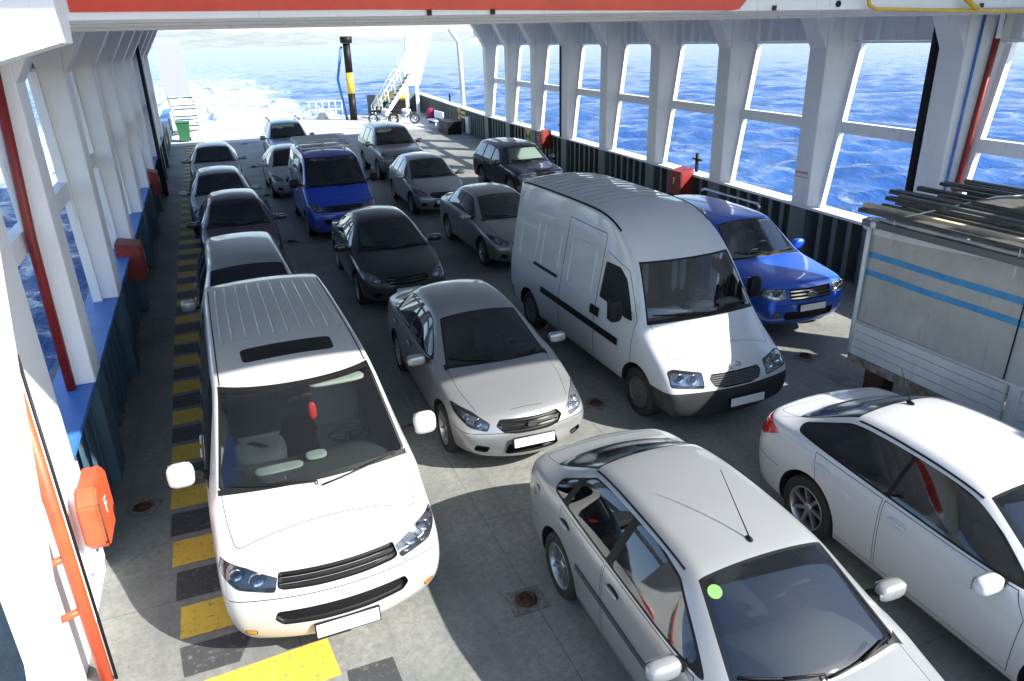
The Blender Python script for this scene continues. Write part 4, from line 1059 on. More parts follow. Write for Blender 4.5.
for yb in RC[4:]+[37.2]:
    bm = BM(); box(bm, -2.0, rx(yb)+.1, yb+.15, yb+.35, 5.52, 5.608); build('deck_beam', bm, SHIPW, cl)
bm = BM(); b0 = [(-.88, 5.06), (1.54, 5.055), (3.42, 5.03), (5.45, 4.995+.01), (5.58, 5.02), (5.66, 5.10), (5.69, 5.2), (5.69, 5.45), (-.88, 5.45)]
prism(bm, [(x, 7.197, z) for x, z in b0][::-1], (0, -.012, 0)); build('red_stripe', bm, REDP, cl)
bm = BM(); tube(bm, [(7.28, 7.12, 5.5), (7.33, 7.12, 5.12), (7.37, 7.12, 5.04), (7.47, 7.12, 4.998), (8.9, 7.12, 4.965), (10.05, 7.12, 4.945), (12.2, 7.12, 4.90)], .022, 8)
pp = build('yellow_pipe', bm, YEL, cl)
bm = BM(); tube(bm, [(8.86, 7.12, 5.3), (8.90, 7.1, 5.10), (9.02, 7.08, 5.02), (9.12, 7.09, 4.99)], .035, 8); build('pipe_elbow', bm, YEL, pp)
bm = BM(); lathe(bm, [(.001, -.01), (.035, -.01), (.035, .005), (.001, .005)], 16, 'y', (6.97, 7.195, 5.06)); build('drain_hole', bm, GAP, cl)
for x_ in (2.07, 6.05, 2.7, 9.3):
    bm = BM(); box(bm, x_-.02, x_+.02, 7.17, 7.199, 5.0, 5.05); build('lashing_eye', bm, RUST, cl)
# the deck house above it, whose shade falls on the rear half of the cars
dh = thing('passenger_deck', 'white passenger deck of the ferry above the car deck, its shade covering the rear cars', 'deck above', (0, 0, 0))
bm = BM(); hexa(bm, [(-2.8, 1.85, 6.93), (13.2, 1.85, 6.93), (14, 37.4, 6.93), (-2.9, 37.4, 6.93), (-2.8, 1.85, 7.0), (13.2, 1.85, 7.0), (14, 37.4, 7.0), (-2.9, 37.4, 7.0)]); build('roof_plate', bm, SHIPW, dh)
# ------------------------------------------------------------------ sea
def sea():
    rng = np.random.RandomState(3)
    nr, na = 600, 820
    r = 9*np.exp(np.linspace(0, math.log(22000/9), nr)); th = np.linspace(R(-75), R(115), na)   # angle from +y clockwise
    Rr, T = np.meshgrid(r, th, indexing='ij'); X = Rr*np.sin(T); Y = Rr*np.cos(T); Z = np.zeros_like(X)
    cell = Rr*math.log(22000/9)/nr
    for i in range(80):
        lam = .7*(8/.7)**rng.rand(); a = R(215)+rng.randn()*.55; k = 2*math.pi/lam
        kx, ky = k*math.sin(a), k*math.cos(a); ph = rng.rand()*7; amp = .0125*lam**.55
        fade = np.clip((lam/(2.2*cell)-.6), 0, 1)
        s = np.sin(kx*X+ky*Y+ph); Z += amp*fade*(s+.35*np.cos(2*(kx*X+ky*Y+ph)))
    V = np.stack([X, Y, Z-2.0-0*X], -1).reshape(-1, 3).astype(np.float32)
    i = np.arange(nr-1)[:, None]*na+np.arange(na-1)[None, :]; F = np.stack([i, i+1, i+na+1, i+na], -1).reshape(-1, 4)
    me = bpy.data.meshes.new('sea'); me.vertices.add(len(V)); me.vertices.foreach_set('co', V.ravel())
    me.loops.add(F.size); me.loops.foreach_set('vertex_index', F.ravel().astype(np.int32)); me.polygons.add(len(F)); me.polygons.foreach_set('loop_start', (np.arange(len(F))*4).astype(np.int32))
    me.update(); me.polygons.foreach_set('use_smooth', np.ones(len(F), bool)); me.validate()
    m, nt, b = nodes('sea_water'); tc = nt.nodes.new('ShaderNodeTexCoord'); L = nt.links.new
    b.inputs['Roughness'].default_value = .12; b.inputs['IOR'].default_value = 1.33
    def noise(s, d, ro, sc=(1, 1, 1), rz=0, dist=0):
        mp = nt.nodes.new('ShaderNodeMapping'); mp.inputs['Scale'].default_value = sc; mp.inputs['Rotation'].default_value = (0, 0, rz)
        n = nt.nodes.new('ShaderNodeTexNoise'); n.inputs['Scale'].default_value = s; n.inputs['Detail'].default_value = d; n.inputs['Roughness'].default_value = ro; n.inputs['Distortion'].default_value = dist
        L(tc.outputs['Object'], mp.inputs[0]); L(mp.outputs[0], n.inputs['Vector']); return n.outputs[0]
    def mrange(s, a, c, o0=0., o1=1.):
        q = nt.nodes.new('ShaderNodeMapRange'); q.interpolation_type = 'SMOOTHSTEP'
        for k_, v_ in ((1, a), (2, c), (3, o0), (4, o1)): q.inputs[k_].default_value = v_
        L(s, q.inputs[0]); return q.outputs[0]
    def math_(op, a, c):
        q = nt.nodes.new('ShaderNodeMath'); q.operation = op; q.use_clamp = False
        for k_, v_ in ((0, a), (1, c)):
            if isinstance(v_, (int, float)): q.inputs[k_].default_value = v_
            else: L(v_, q.inputs[k_])
        return q.outputs[0]
    sp = nt.nodes.new('ShaderNodeSeparateXYZ'); L(tc.outputs['Object'], sp.inputs[0])
    # wake: a broad churned band astern, thinning with distance
    wx = math_('ADD', sp.outputs[0], math_('MULTIPLY', noise(.05, 4, .6), 14)); wx = math_('SUBTRACT', wx, 7)
    inner = mrange(math_('ABSOLUTE', math_('SUBTRACT', wx, -2.0), 0), 19, 10)
    far = mrange(sp.outputs[1], 40, 420, 1.0, .12); start = mrange(sp.outputs[1], 30, 56)
    mask = math_('MULTIPLY', math_('MULTIPLY', inner, far), start)
    fo = math_('ADD', noise(.35, 10, .72, (1, .35, 1), 0, 1.2), math_('MULTIPLY', mask, .42))
    foam_glints = math_('MULTIPLY', mrange(fo, .66, 1.06), mrange(mask, .02, .3))
    cap_glints = mrange(noise(.45, 12, .78, (1, .38, 1), R(35), .6), .565, .74)  # whitecap specks plus sky glints painted onto the crests as pale streaks
    foam_glints = math_('MAXIMUM', foam_glints, math_('MULTIPLY', cap_glints, .6))
    bc = nt.nodes.new('ShaderNodeMix'); bc.data_type = 'RGBA'; bc.inputs[6].default_value = (.010, .045, .19, 1); bc.inputs[7].default_value = (.045, .13, .33, 1)
    L(noise(.3, 6, .6, (1, .4, 1), R(35)), bc.inputs[0])
    bc2 = nt.nodes.new('ShaderNodeMix'); bc2.data_type = 'RGBA'; bc2.inputs[7].default_value = (.78, .84, .88, 1); L(foam_glints, bc2.inputs[0]); L(bc.outputs[2], bc2.inputs[6])
    L(bc2.outputs[2], b.inputs['Base Color'])
    L(math_('ADD', math_('MULTIPLY', foam_glints, .6), .12), b.inputs['Roughness'])
    # ripples
    h = math_('ADD', math_('MULTIPLY', noise(1.1, 6, .62, (1, .55, 1), R(35), .4), .30), math_('MULTIPLY', noise(.28, 3, .5, (1, .55, 1), R(28)), .75))
    bp = nt.nodes.new('ShaderNodeBump'); bp.inputs['Strength'].default_value = 1; bp.inputs['Distance'].default_value = .75; L(h, bp.inputs['Height']); L(bp.outputs[0], b.inputs['Normal'])
    struct(link('sea', me, m))
sea()
# far coast
def coast(name, dist, h0, seed, col):
    random.seed(seed); bm = BM(); n = 260; rows = []
    ph = [random.random()*6 for _ in range(8)]
    for i in range(n+1):
        a = R(-25)+R(115)*i/n; hh = h0*(.55+.25*math.sin(a*7+ph[0])+.16*math.sin(a*17+ph[1])+.09*math.sin(a*41+ph[2])+.05*math.sin(a*97+ph[3]))
        hh *= 1-.6*max(0, min(1, (math.degrees(a)-32)/30)); hh = max(hh, 8)
        row = []
        for dd, f in ((0, 0), (.03, .12), (.10, .5), (.2, .85), (.3, 1.0), (.5, .7), (.7, 0)):
            jit = 1+.12*math.sin(i*.9+dd*40)
            row.append(bm.verts.new(((dist*(1+dd))*math.sin(a), dist*(1+dd)*math.cos(a), -2.5+hh*f*jit)))
        rows.append(row)
    for i in range(n):
        for j in range(6): bm.faces.new((rows[i][j], rows[i+1][j], rows[i+1][j+1], rows[i][j+1])).smooth = True
    m = mixm(name+'_ground', col, tuple(min(1, x*1.8) for x in col), .004, .9, .4, .6, .1)
    struct(build(name, bm, m))
coast('coast', 7000, 150, 4, (.16, .18, .15))
coast('hills', 11000, 330, 9, (.14, .17, .17))
# ------------------------------------------------------------------ paints
WHITE = paint('white_paint', (.44, .44, .435)); WHITE2 = paint('white_paint_cool', (.52, .535, .56))
WHITED = paint('white_van_paint', (.56, .58, .60), dust=.95, dirt=.10)
SILVER = paint('silver_paint', (.40, .41, .42), .65, .36, .04); SILVER2 = paint('silver_paint_light', (.37, .38, .39), .5, .36, .04)
SILVERB = paint('silver_beige_paint', (.34, .335, .31), .65, .36); BLK = paint('black_paint', (.012, .013, .014)); BLUE = paint('blue_van_paint', (.008, .06, .48)); BLUE2 = paint('blue_metallic_paint', (.015, .10, .55), .25, .3)
PURP = paint('dark_purple_paint', (.045, .02, .03), .2); DARKB = paint('dark_blue_paint', (.012, .018, .035), .2); GREYB = paint('grey_blue_paint', (.30, .35, .42), .6)
def oval(r, ft, S, z, a, b, mat, name='badge', ring=None, dx=0):
    p, n = S.hit('f', dx, z)
    bm = BM(); pts = [p+Vector((a*math.cos(t*math.pi/10), -.02-.0*t, b*math.sin(t*math.pi/10))) for t in range(20)]
    if ring: tube(bm, pts, ring, 6, closed=True); tube(bm, [p+Vector((-a*.9, -.02, 0)), p+Vector((a*.9, -.02, 0))], ring*.8, 6)
    else: prism(bm, pts, (0, .015, 0))
    return build(name, bm, mat, r)
# 1 white van, first of the left lane
ribs = [('t', [(x, 2.62), (x, 4.6)], .03, .013, 0, True) for x in (.07, .21, .35, .49, .60)]
ribs += [('t', [(.675, 1.75), (.675, 4.65)], .012, .002, 1, False)]
r, S, ft = vehicle('van', 'white passenger van with a black sunroof panel, nearest in the left lane', 'van', .40, 4.93, 1.1, VAN, VAN_FT, (1, 1.045, 1.012), WHITE, sub=3,
    ribs=ribs, sunroof=[(.44, 2.03), (.45, 2.36)], cabx=dict(seatmat=SEATL, dashmat=DASH))
b = BM(); blob(b, (.10, 1.60, 1.52), (.04, .03, .09), 2.6); build('hanging_ornament', b, principled('red_cloth', (.6, .02, .02), .6), r)
b = BM(); blob(b, (.36, 1.62, 1.79), (.27, .09, .02), 4); build('sun_visor', b, principled('visor_cream', (.5, .5, .47), .7), r)
b = BM(); blob(b, (-.30, 1.22, 1.20), (.22, .07, .012), 4); blob(b, (.05, 1.30, 1.21), (.10, .08, .02), 3); build('dashboard_papers', b, principled('dash_paper', (.30, .31, .30), .7), r)
# 2 silver sedan in front of the panel van
r, S, ft = vehicle('sedan', 'silver sedan with chrome grille bars, between the nearest white van and the tall van', 'car', 2.92, 6.82, -1.4, SEDAN, SEDAN_FT, (1, 1.01, 1), SILVER, sub=3)
oval(r, ft, S, .632, .056, .036, PLASTIC, 'badge')
# 3 silver sedan nearest
near = dict(SEDAN_FT); near['windows'] = [(w[0], GLT) for w in SEDAN_FT['windows']]
NEAR = dict(SEDAN); st = [list(s) for s in SEDAN['st']]
for i, dy in ((2, -.03), (3, -.05), (4, -.10), (5, -.14), (6, -.12)): st[i][0] += dy
for i, dz in ((10, .02), (11, .03), (12, .03)): st[i][1] += dz
NEAR['st'] = [tuple(s) for s in st]
near['dlo'] = [(1.42, .965), (2.0, 1.295), (2.4, 1.36), (2.95, 1.36), (3.33, 1.315), (3.76, 1.09), (3.72, 1.015)]
near['windows'] = [([(1.55, .985), (2.08, 1.33), (2.58, 1.37), (2.62, 1.0)],), ([(2.72, 1.003), (2.68, 1.372), (2.95, 1.37), (3.28, 1.325), (3.45, 1.22), (3.42, 1.012)],), ([(3.51, 1.02), (3.51, 1.20), (3.76, 1.06), (3.74, 1.024)],)]
near['ws'] = [(.535, 1.90), (.675, 1.26), (.675, .95)]; near['rws'] = [(.63, 4.2), (.62, 4.0), (.515, 3.42)]
r, S, ft = vehicle('sedan', 'silver sedan with a green windscreen sticker, nearest car at the bottom centre', 'car', 3.08, 1.36, -.8, NEAR, near, (.97, .99, 1), SILVER2, sub=3, style='alloy10',
    ribs=[('t', [(.545, 2.0), (.535, 2.7), (.515, 3.38)], .018, .004, 1, False)], moulding=[([(1.35, .60), (3.1, .63)], .05, .012, 'side_moulding', PLASTIC)])
p, n = S.hit('t', .0, 1.99); b = BM(); blob(b, p+Vector((0, .03, .01)), (.018, .035, .016), 2.6); tube(b, [p+Vector((0, .03, .02)), p+Vector((0, .42, .36))], [.006, .003], 6); build('aerial', b, BLACK, r)
p, n = S.hit('f', -.46, 1.30); b = BM(); prism(b, [(.05*math.cos(a*math.pi/12), .05*math.sin(a*math.pi/12), 0) for a in range(24)], (0, 0, .003)); o = build('windscreen_sticker', b, principled('sticker_green', (.12, .26, .07), .6), r); o.location = p+n*.003; o.rotation_euler = n.to_track_quat('Z', 'Y').to_euler()
p, n = S.hit('s', 3.98, .82, -1)
if p: b = BM(); lathe(b, [(.001, 0), (.075, 0), (.08, .002), (.075, .004), (.001, .004)], 24, 'x'); o = build('fuel_flap', b, SILVER2, r); o.location = p+Vector((-.004, 0, 0))
# 4 white sedan right
W3 = dict(SEDAN_FT); W3['rear'] = [([(.50, .84), (.50, .93), (.70, 1.0), (.86, 1.0), (.86, .80), (.7, .76)], 'taillight', 'flush', RED, False)]
W3['sidecut'] = [([(4.02, .92), (4.36, 1.02), (4.44, .92), (4.40, .78), (4.22, .82)], 'taillight', 'flush', RED)]
W3['dlo'] = [(1.42, .965), (2.02, 1.30), (2.5, 1.365), (3.0, 1.365), (3.40, 1.30), (3.90, 1.08), (3.84, 1.03)]
W3['windows'] = [([(1.50, .985), (2.08, 1.33), (2.62, 1.38), (2.68, 1.0)],), ([(2.73, 1.003), (2.69, 1.382), (3.0, 1.375), (3.35, 1.315), (3.6, 1.21), (3.86, 1.09), (3.8, 1.035)],)]
r, S, ft = vehicle('sedan', 'bright white sedan with red tail lamps parked beside the tarpaulin truck at the right edge', 'car', 5.71, 1.02, -1.7, SEDAN, W3, (1.03, 1.02, 1.01), WHITE2, sub=3, wheel_r=.335, wsmat=GLS, style='alloy7',
    ribs=[('t', [(.58, 2.1), (.57, 2.8), (.55, 3.42)], .02, .004, 1, False)], handlemat2=WHITE2)
p, n = S.hit('t', .0, 3.35); b = BM(); blob(b, p+Vector((0, .03, .01)), (.02, .045, .018), 2.6); tube(b, [p+Vector((0, .03, .02)), p+Vector((0, .20, .30))], [.006, .003], 6); build('aerial', b, BLACK, r)
# 5 tall panel van
ribs = [('t', [(-.62, y), (.62, y)], .03, .010, 0, True) for y in [2.75+.235*i for i in range(11)]]
ribs += [('t', [(.715, 1.9), (.725, 5.25)], .028, .006, 2, False)]
ribs += [('s', [(2.16, .42), (2.17, 2.22), (3.30, 2.24), (3.34, .42)], .010, .002, 1, False), ('s', [(1.12, .45), (1.12, 1.30), (1.52, 1.86), (2.1, 2.0)], .008, .002, 1, False)]
for a, c in ((2.36, 3.12), (3.50, 4.12), (4.34, 5.0)):
    q = rnd([(a, 1.25), (c, 1.25), (c, 1.98), (a, 1.98)], .12, 4); q.append(q[0]); ribs.append(('s', q, .03, .010, 0, True))
r, S, ft = vehicle('panel_van', 'tall white panel van with black rubbing strips and ribbed roof, centre right', 'van', 5.73, 6.66, .5, TALL, TALL_FT, (1, 1, 1), WHITED, sub=3, ribs=ribs,
    moulding=[([(1.45, .88), (4.0, .90)], .10, .014, 'rubbing_strip', BLACK), ([(3.45, 1.26), (4.35, 1.26)], .05, .014, 'door_rail', BLACK), ([(2.02, 1.12), (2.28, 1.12)], .13, .02, 'door_handle', BLACK)])
oval(r, ft, S, .855, .075, .055, CHROME, 'badge', .008, dx=.0)
b = BM()
random.seed(5)
for i in range(9): blob(b, (random.uniform(-.6, .65), random.uniform(1.05, 1.25), 1.30+random.uniform(0, .04)), (random.uniform(.08, .2), random.uniform(.06, .12), random.uniform(.02, .05)), 2.4, 10, 6)
build('papers_on_dashboard', b, principled('papers', (.42, .40, .34), .8, var=.4, vscale=12), r)
b = BM()
for sx in (-.62, -.5, -.38, .1, .24): blob(b, (sx, 1.78, 1.62), (.05, .02, .26), 3)
build('cab_curtain', b, SEATL, r)
# 6 blue off-road vehicle
BF = dict(SUV_FT)
r, S, ft = vehicle('offroad_car', 'bright blue off-road car with chrome grille and silver roof rails, beyond the tall panel van', 'car', 8.66, 8.62, -1.5, SUV, BF, (.97, 1.02, 1.0), BLUE2, sub=3)
for s_ in (1, -1): b = BM(); tube(b, [(s_*.60, 2.3, 1.74), (s_*.60, 2.4, 1.80), (s_*.60, 4.1, 1.79), (s_*.60, 4.2, 1.74)], .022, 8); build('roof_rail', b, CHROME, r)
oval(r, ft, S, .835, .11, .035, CHROME, 'badge')
# 7.. the others
FARW = dict(sub=2)
vehicle('sedan', 'black sedan with a green paper in its windscreen, behind the silver sedan', 'car', 3.01, 12.9, -.8, SEDAN, SEDAN_FT, (1, 1, 1), BLK)
b = BM(); r, S, ft = CARS[-1]; P = [S.hit('f', x, z)[0] for x, z in ((-.60, 1.04), (-.36, 1.04), (-.42, 1.18), (-.46, 1.32), (-.55, 1.32))]
prism(b, [q+Vector((0, .03, -.02)) for q in P], (0, .01, -.01)); build('windscreen_paper', b, principled('green_paper', (.03, .28, .20), .7), r)
VB = dict(VAN_FT); VB['rws'] = VAN_FT['rws']
r, S, ft = vehicle('van', 'blue van with a white roof rack, standing in the second lane', 'van', 2.91, 19.13, .2, VAN, dict(VB, mirror=VAN_FT['mirror'][:6]+(BLACK,)), (.97, .98, 1.05), BLUE)
b = BM()
for y_ in (1.9, 2.5, 3.1, 3.7, 4.3): tube(b, [(-.72, y_, 2.10), (-.68, y_, 2.16), (.68, y_, 2.16), (.72, y_, 2.10)], .03, 6)
for x_ in (-.68, 0, .68): tube(b, [(x_, 1.85, 2.17), (x_, 4.5, 2.17)], .025, 6)
build('roof_rack', b, principled('rack_white', (.7, .7, .7), .5), r)
b = BM(); box(b, -.66, .66, 3.3, 4.5, 2.19, 2.22); build('rack_board', b, principled('rack_board', (.7, .72, .74), .6, var=.1), r)
vehicle('suv', 'grey sport utility vehicle with wide wheel arches, far back between blue van and starboard bulwark', 'car', 6.47, 26.85, -.2, SUV, SUV_FT, (1.0, 1.02, 1.05), SILVERB)
vehicle('hatchback', 'silver hatchback in the third lane, in front of the grey sport utility vehicle', 'car', 6.02, 20.44, -1.1, HATCH, HATCH_FT, (.98, .97, 1.02), SILVER)
vehicle('sedan', 'beige silver sedan directly behind the tall panel van', 'car', 6.13, 14.3, -.2, SEDAN, SEDAN_FT, (1, 1.01, 1.0), SILVERB)
r, S, ft = vehicle('hatchback', 'dark blue hatchback with a pale sunshade, parked next to the starboard bulwark', 'car', 9.51, 21.15, 1.7, SUV, SUV_FT, (.98, .93, .92), DARKB)
P = [S.hit('f', x, z)[0] for x, z in ((-.60, 1.16), (.60, 1.16), (.50, 1.46), (-.50, 1.46))]; b = BM(); prism(b, [q+Vector((0, .03, -.02)) for q in P], (0, .01, -.01)); build('sunshade', b, principled('sunshade', (.42, .45, .42), .5, var=.2), r)
vehicle('estate_car', 'low silver estate car directly behind the nearest white van', 'car', .22, 10.15, .9, SUV, SUV_FT, (.93, .99, .94), SILVER2)
vehicle('hatchback', 'dark plum hatchback in the left lane', 'car', .25, 16.56, 0, HATCH, HATCH_FT, (1, 1, 1), PURP)
vehicle('hatchback', 'pale silver hatchback in the left lane, directly behind the dark plum one', 'car', 0, 20.92, .1, HATCH, HATCH_FT, (1, 1, 1), SILVER2)
vehicle('hatchback', 'pale silver hatchback at the very back of the left lane', 'car', -.04, 27.61, -.2, HATCH, HATCH_FT, (1, 1, 1), SILVER2)
r, S, ft = vehicle('minivan', 'grey blue minivan with roof rails, last of the second lane', 'car', 3.0, 31.63, 0, SUV, SUV_FT, (1.0, .95, 1.03), GREYB)
for s_ in (1, -1): b = BM(); tube(b, [(s_*.62, 2.1, 1.78), (s_*.62, 2.2, 1.86), (s_*.62, 3.7, 1.85), (s_*.62, 3.8, 1.78)], .022, 8); build('roof_rail', b, BLACK, r)
vehicle('hatchback', 'white hatchback half hidden behind the blue van', 'car', 2.45, 25.2, 0, HATCH, HATCH_FT, (1, .97, 1.02), WHITE)

# ------------------------------------------------------------------ truck
TARP = stained('tarpaulin_grey', (.30, .295, .28), (.42, .415, .40), (.10, .09, .06)); PLANK = stained('white_planks', (.50, .52, .54), (.66, .67, .68), (.14, .11, .08))
STRIPE = mixm('tarp_blue_stripe', (.03, .20, .42), (.06, .28, .52), 8, .6, .35, .65, .1)
for m_, sc_ in ((TARP, 3.5),):
    nt = m_.node_tree; b_ = nt.nodes['Principled BSDF']; n_ = nt.nodes.new('ShaderNodeTexNoise'); n_.inputs['Scale'].default_value = sc_; n_.inputs['Detail'].default_value = 6; n_.inputs['Distortion'].default_value = 1.5
    tc_ = nt.nodes.new('ShaderNodeTexCoord'); nt.links.new(tc_.outputs['Object'], n_.inputs['Vector']); bp_ = nt.nodes.new('ShaderNodeBump'); bp_.inputs['Strength'].default_value = .5; bp_.inputs['Distance'].default_value = .03
    nt.links.new(n_.outputs[0], bp_.inputs['Height']); nt.links.new(bp_.outputs[0], b_.inputs['Normal'])
t = thing('truck', 'truck with a grey tarpaulin side and two blue stripes at the right edge', 'truck', (7.5, 6.7, 0), R(0))
Lk = 8.2
bm = BM()
def side_sheet(bm, z0, z1, x0, x1, ya, yb, n, wav, th=.02):
    m_ = 8; rows = []
    for i in range(n+1):
        y_ = ya+(yb-ya)*i/n; row = []
        for j in range(m_+1):
            f = j/m_; z = z0+(z1-z0)*f; w_ = wav*math.sin(y_*2.1+f*2)*math.sin(f*math.pi)+wav*.5*math.sin(y_*5.3+1+f*4)
            row.append(bm.verts.new((x0+(x1-x0)*f+w_, y_, z)))
        rows.append(row)
    for i in range(n):
        for j in range(m_): bm.faces.new((rows[i][j], rows[i][j+1], rows[i+1][j+1], rows[i+1][j])).smooth = True
def bend(z): return .035*(z-.8)
side_sheet(bm, 1.24, 2.56, 0, .05, 0, -Lk, 80, .012); side_sheet(bm, 1.24, 2.56, 2.35, 2.30, 0, -Lk, 30, .01)
hexa(bm, [(.0, .0, 1.24), (2.35, .0, 1.24), (2.35, .01, 1.24), (0, .01, 1.24), (.05, 0, 2.56), (2.3, 0, 2.56), (2.3, .01, 2.56), (.05, .01, 2.56)])
tp = build('tarpaulin', bm, TARP, t, True)
for z in (2.13, 1.90):
    bm = BM(); x_ = .05*(z-1.24)/1.32
    prev = None
    for i in range(81):
        y_ = -Lk*i/80; f = (z-1.24)/1.32; w_ = .012*math.sin(y_*2.1+f*2)*math.sin(f*math.pi)+.006*math.sin(y_*5.3+1+f*4)
        q = [bm.verts.new((x_+w_-.004, y_, z-.038)), bm.verts.new((x_+w_-.003, y_, z+.038))]
        if prev: bm.faces.new((prev[0], prev[1], q[1], q[0]))
        prev = q
    build('tarp_stripe', bm, STRIPE, tp)
bm = BM()   # white top edging of the tarp, sagging
for i in range(40):
    a, b_ = -Lk*i/40, -Lk*(i+1)/40; s0, s1 = .13+.05*math.sin(a*1.3+1.5), .13+.05*math.sin(b_*1.3+1.5)
    hexa(bm, [(.03, b_, 2.57-s1), (.06, b_, 2.57-s1), (.06, a, 2.57-s0), (.03, a, 2.57-s0), (.045, b_, 2.60), (.08, b_, 2.60), (.08, a, 2.60), (.045, a, 2.60)])
build('tarp_edging', bm, principled('white_tarp_edge', (.6, .6, .62), .6, var=.1), tp)
for y_ in (-2.05, -4.1, -6.1):
    bm = BM(); tube(bm, [(-.012, y_, 1.2), (.03, y_, 2.5)], .008, 6); build('tarp_cord', bm, BLACK, tp)
bm = BM(); tube(bm, [(-.03, .0, .8), (-.015, .0, 2.6)], .03, 8); build('corner_post', bm, PLANK, t)
bm = BM(); tube(bm, [(-.02, .02, 1.24), (-.02, -Lk, 1.24)], .022, 6); build('tarp_rail', bm, PLANK, t)
bm = BM()
for k in range(4):
    z = .78+k*.112; box(bm, -.03, .0, -2.12, -.02, z, z+.104); box(bm, -.03, .0, -4.35, -2.30, z, z+.104); box(bm, -.03, .0, -6.6, -4.5, z, z+.104)
build('dropside', bm, PLANK, t)
for y_ in (-2.22, -4.42):
    bm = BM(); box(bm, -.05, .01, y_-.06, y_+.06, .70, 1.26); box(bm, -.065, -.052, y_-.015, y_+.015, .72, 1.25); build('stake_post', bm, PLANK, t)
bm = BM(); box(bm, -.04, 2.38, -Lk, .0, .66, .77); build('bed_frame', bm, mixm('rotten_edge', (.12, .10, .08), (.30, .28, .25), 9, .8), t)
bm = BM(); box(bm, .5, .62, -Lk, -.1, .40, .64); box(bm, 1.75, 1.87, -Lk, -.1, .40, .64); box(bm, .1, .3, -.5, -.2, .3, .62); build('chassis', bm, RUST, t)
tt, rr_, hh = wheel_meshes(.45, .28, 'steel')
for xx, sg in ((.28, -1), (2.05, 1)):
    for yy in (-1.6, -6.9):
        w = link('wheel', hh, None, t); w.location = (xx, yy, .45); w.rotation_euler = (0, 0, math.pi if sg < 0 else 0); link('tyre', tt, None, w); link('rim', rr_, None, w)
random.seed(11)
TIM = [mixm('timber_dark', (.035, .033, .032), (.09, .085, .08), 7, .8, stretch=(4, .5, 4)), mixm('timber_pale', (.42, .33, .22), (.58, .50, .38), 7, .8, stretch=(4, .5, 4)), principled('steel_profile', (.13, .135, .14), .5, .5, var=.3)]
ld = thing('timber_load', 'stack of long dark and pale planks roped on top of the tarpaulin truck', 'timber', (7.5, 6.7, 2.6), R(0))
for i in range(30):
    lay = 0 if i < 16 else 1; x_ = (.02+i*.135) if lay == 0 else (.45+(i-16)*.13); z = (.03 if lay == 0 else .14)+random.uniform(0, .03)
    y0_ = random.uniform(-.2, .55); w_ = random.uniform(.03, .10)
    bm = BM(); box(bm, x_-w_/2, x_+w_/2, -Lk+random.uniform(0, 1), y0_, z, z+random.uniform(.03, .06)); o = build('plank', bm, TIM[1] if i in (2, 4, 9) else (TIM[2] if i % 2 else TIM[0]), ld); o.rotation_euler = (0, 0, R(random.uniform(-.5, .5)))
bm = BM(); box(bm, -.06, .02, -Lk, .1, -.10, -.02); build('plank', bm, TIM[2], ld)
bm = BM(); box(bm, .75, 2.1, -3.6, -.7, .20, .27); build('plank', bm, TIM[0], ld)
for y_, dy in ((-.35, -.5), (-1.9, -.6), (-2.1, .5), (-3.2, -.6)):
    bm = BM(); tube(bm, [(-.02, y_, -.28), (-.02, y_, .06), (.5, y_+dy*.35, .16), (1.1, y_+dy*.8, .29), (2.1, y_+dy*1.3, .28), (2.42, y_+dy*1.3, -.3)], .009, 6); build('rope', bm, principled('rope', (.55, .55, .52), .9), ld)
bm = BM()
for i in range(14): blob(bm, (1.35+random.uniform(-.35, .5), -2.0+random.uniform(-.8, .4), .38+random.uniform(0, .12)), (random.uniform(.1, .25), random.uniform(.1, .25), random.uniform(.06, .14)), 2.1, 9, 6)
build('plastic_sheet', bm, principled('plastic_sheet', (.35, .52, .62), .2, var=.3, vscale=12), ld)
bm = BM()
for i in range(6): blob(bm, (.02+random.uniform(-.05, .08), .02+random.uniform(-.1, .1), -.05+random.uniform(-.08, .05)), (.08, .07, .06), 2.1, 9, 6)
build('rag', bm, principled('rag', (.55, .55, .6), .9, var=.2, vscale=20), ld)

# ------------------------------------------------------------------ deck furniture
def text_mesh(body, size, name, mat, parent, loc, rot):
    cu = bpy.data.curves.new('txt', 'FONT'); cu.body = body; cu.size = size; cu.extrude = .002; cu.align_x = 'CENTER'; cu.align_y = 'CENTER'
    o = bpy.data.objects.new('txt', cu); C.objects.link(o); me = evaluated(o); bpy.data.objects.remove(o)
    me.materials.clear(); q = link(name, me, mat, parent); q.location = loc; q.rotation_euler = rot; return q
WL = principled('white_lettering', (.75, .75, .75), .5)
def fire_box(x, y, z0, lab, s):
    t = thing('hose_box', lab, 'fire box', (x, y, z0), 0, 'red fire hose boxes on the bulwarks')
    b = BM(); hexa(b, [(-.22, -.3, 0), (.22, -.3, 0), (.22, .3, 0), (-.22, .3, 0), (-.20, -.28, .62), (.20, -.28, .70), (.20, .28, .70), (-.20, .28, .62)] if s > 0 else [(-.22, -.3, 0), (.22, -.3, 0), (.22, .3, 0), (-.22, .3, 0), (-.20, -.28, .70), (.20, -.28, .62), (.20, .28, .62), (-.20, .28, .70)])
    bmesh.ops.bevel(b, geom=list(b.edges), offset=.015, segments=2, affect='EDGES'); build('box_body', b, REDB, t)
    text_mesh('F', .26, 'letter', WL, t, (-.232*s, 0, .36), (R(90), 0, R(-90 if s > 0 else 90)))
    b = BM(); tube(b, [(-.225*s, -.29, .05), (-.23*s, -.29, .6)], .01, 6); build('hinge', b, RUST, t)
    return t
fire_box(rx(16.9)-.17, 16.9, .75, 'red hose box with a white F on the starboard bulwark, beyond the tall panel van', 1)
fire_box(rx(27.2)-.17, 27.2, .75, 'red hose box on the starboard bulwark above the dark blue hatchback', 1)
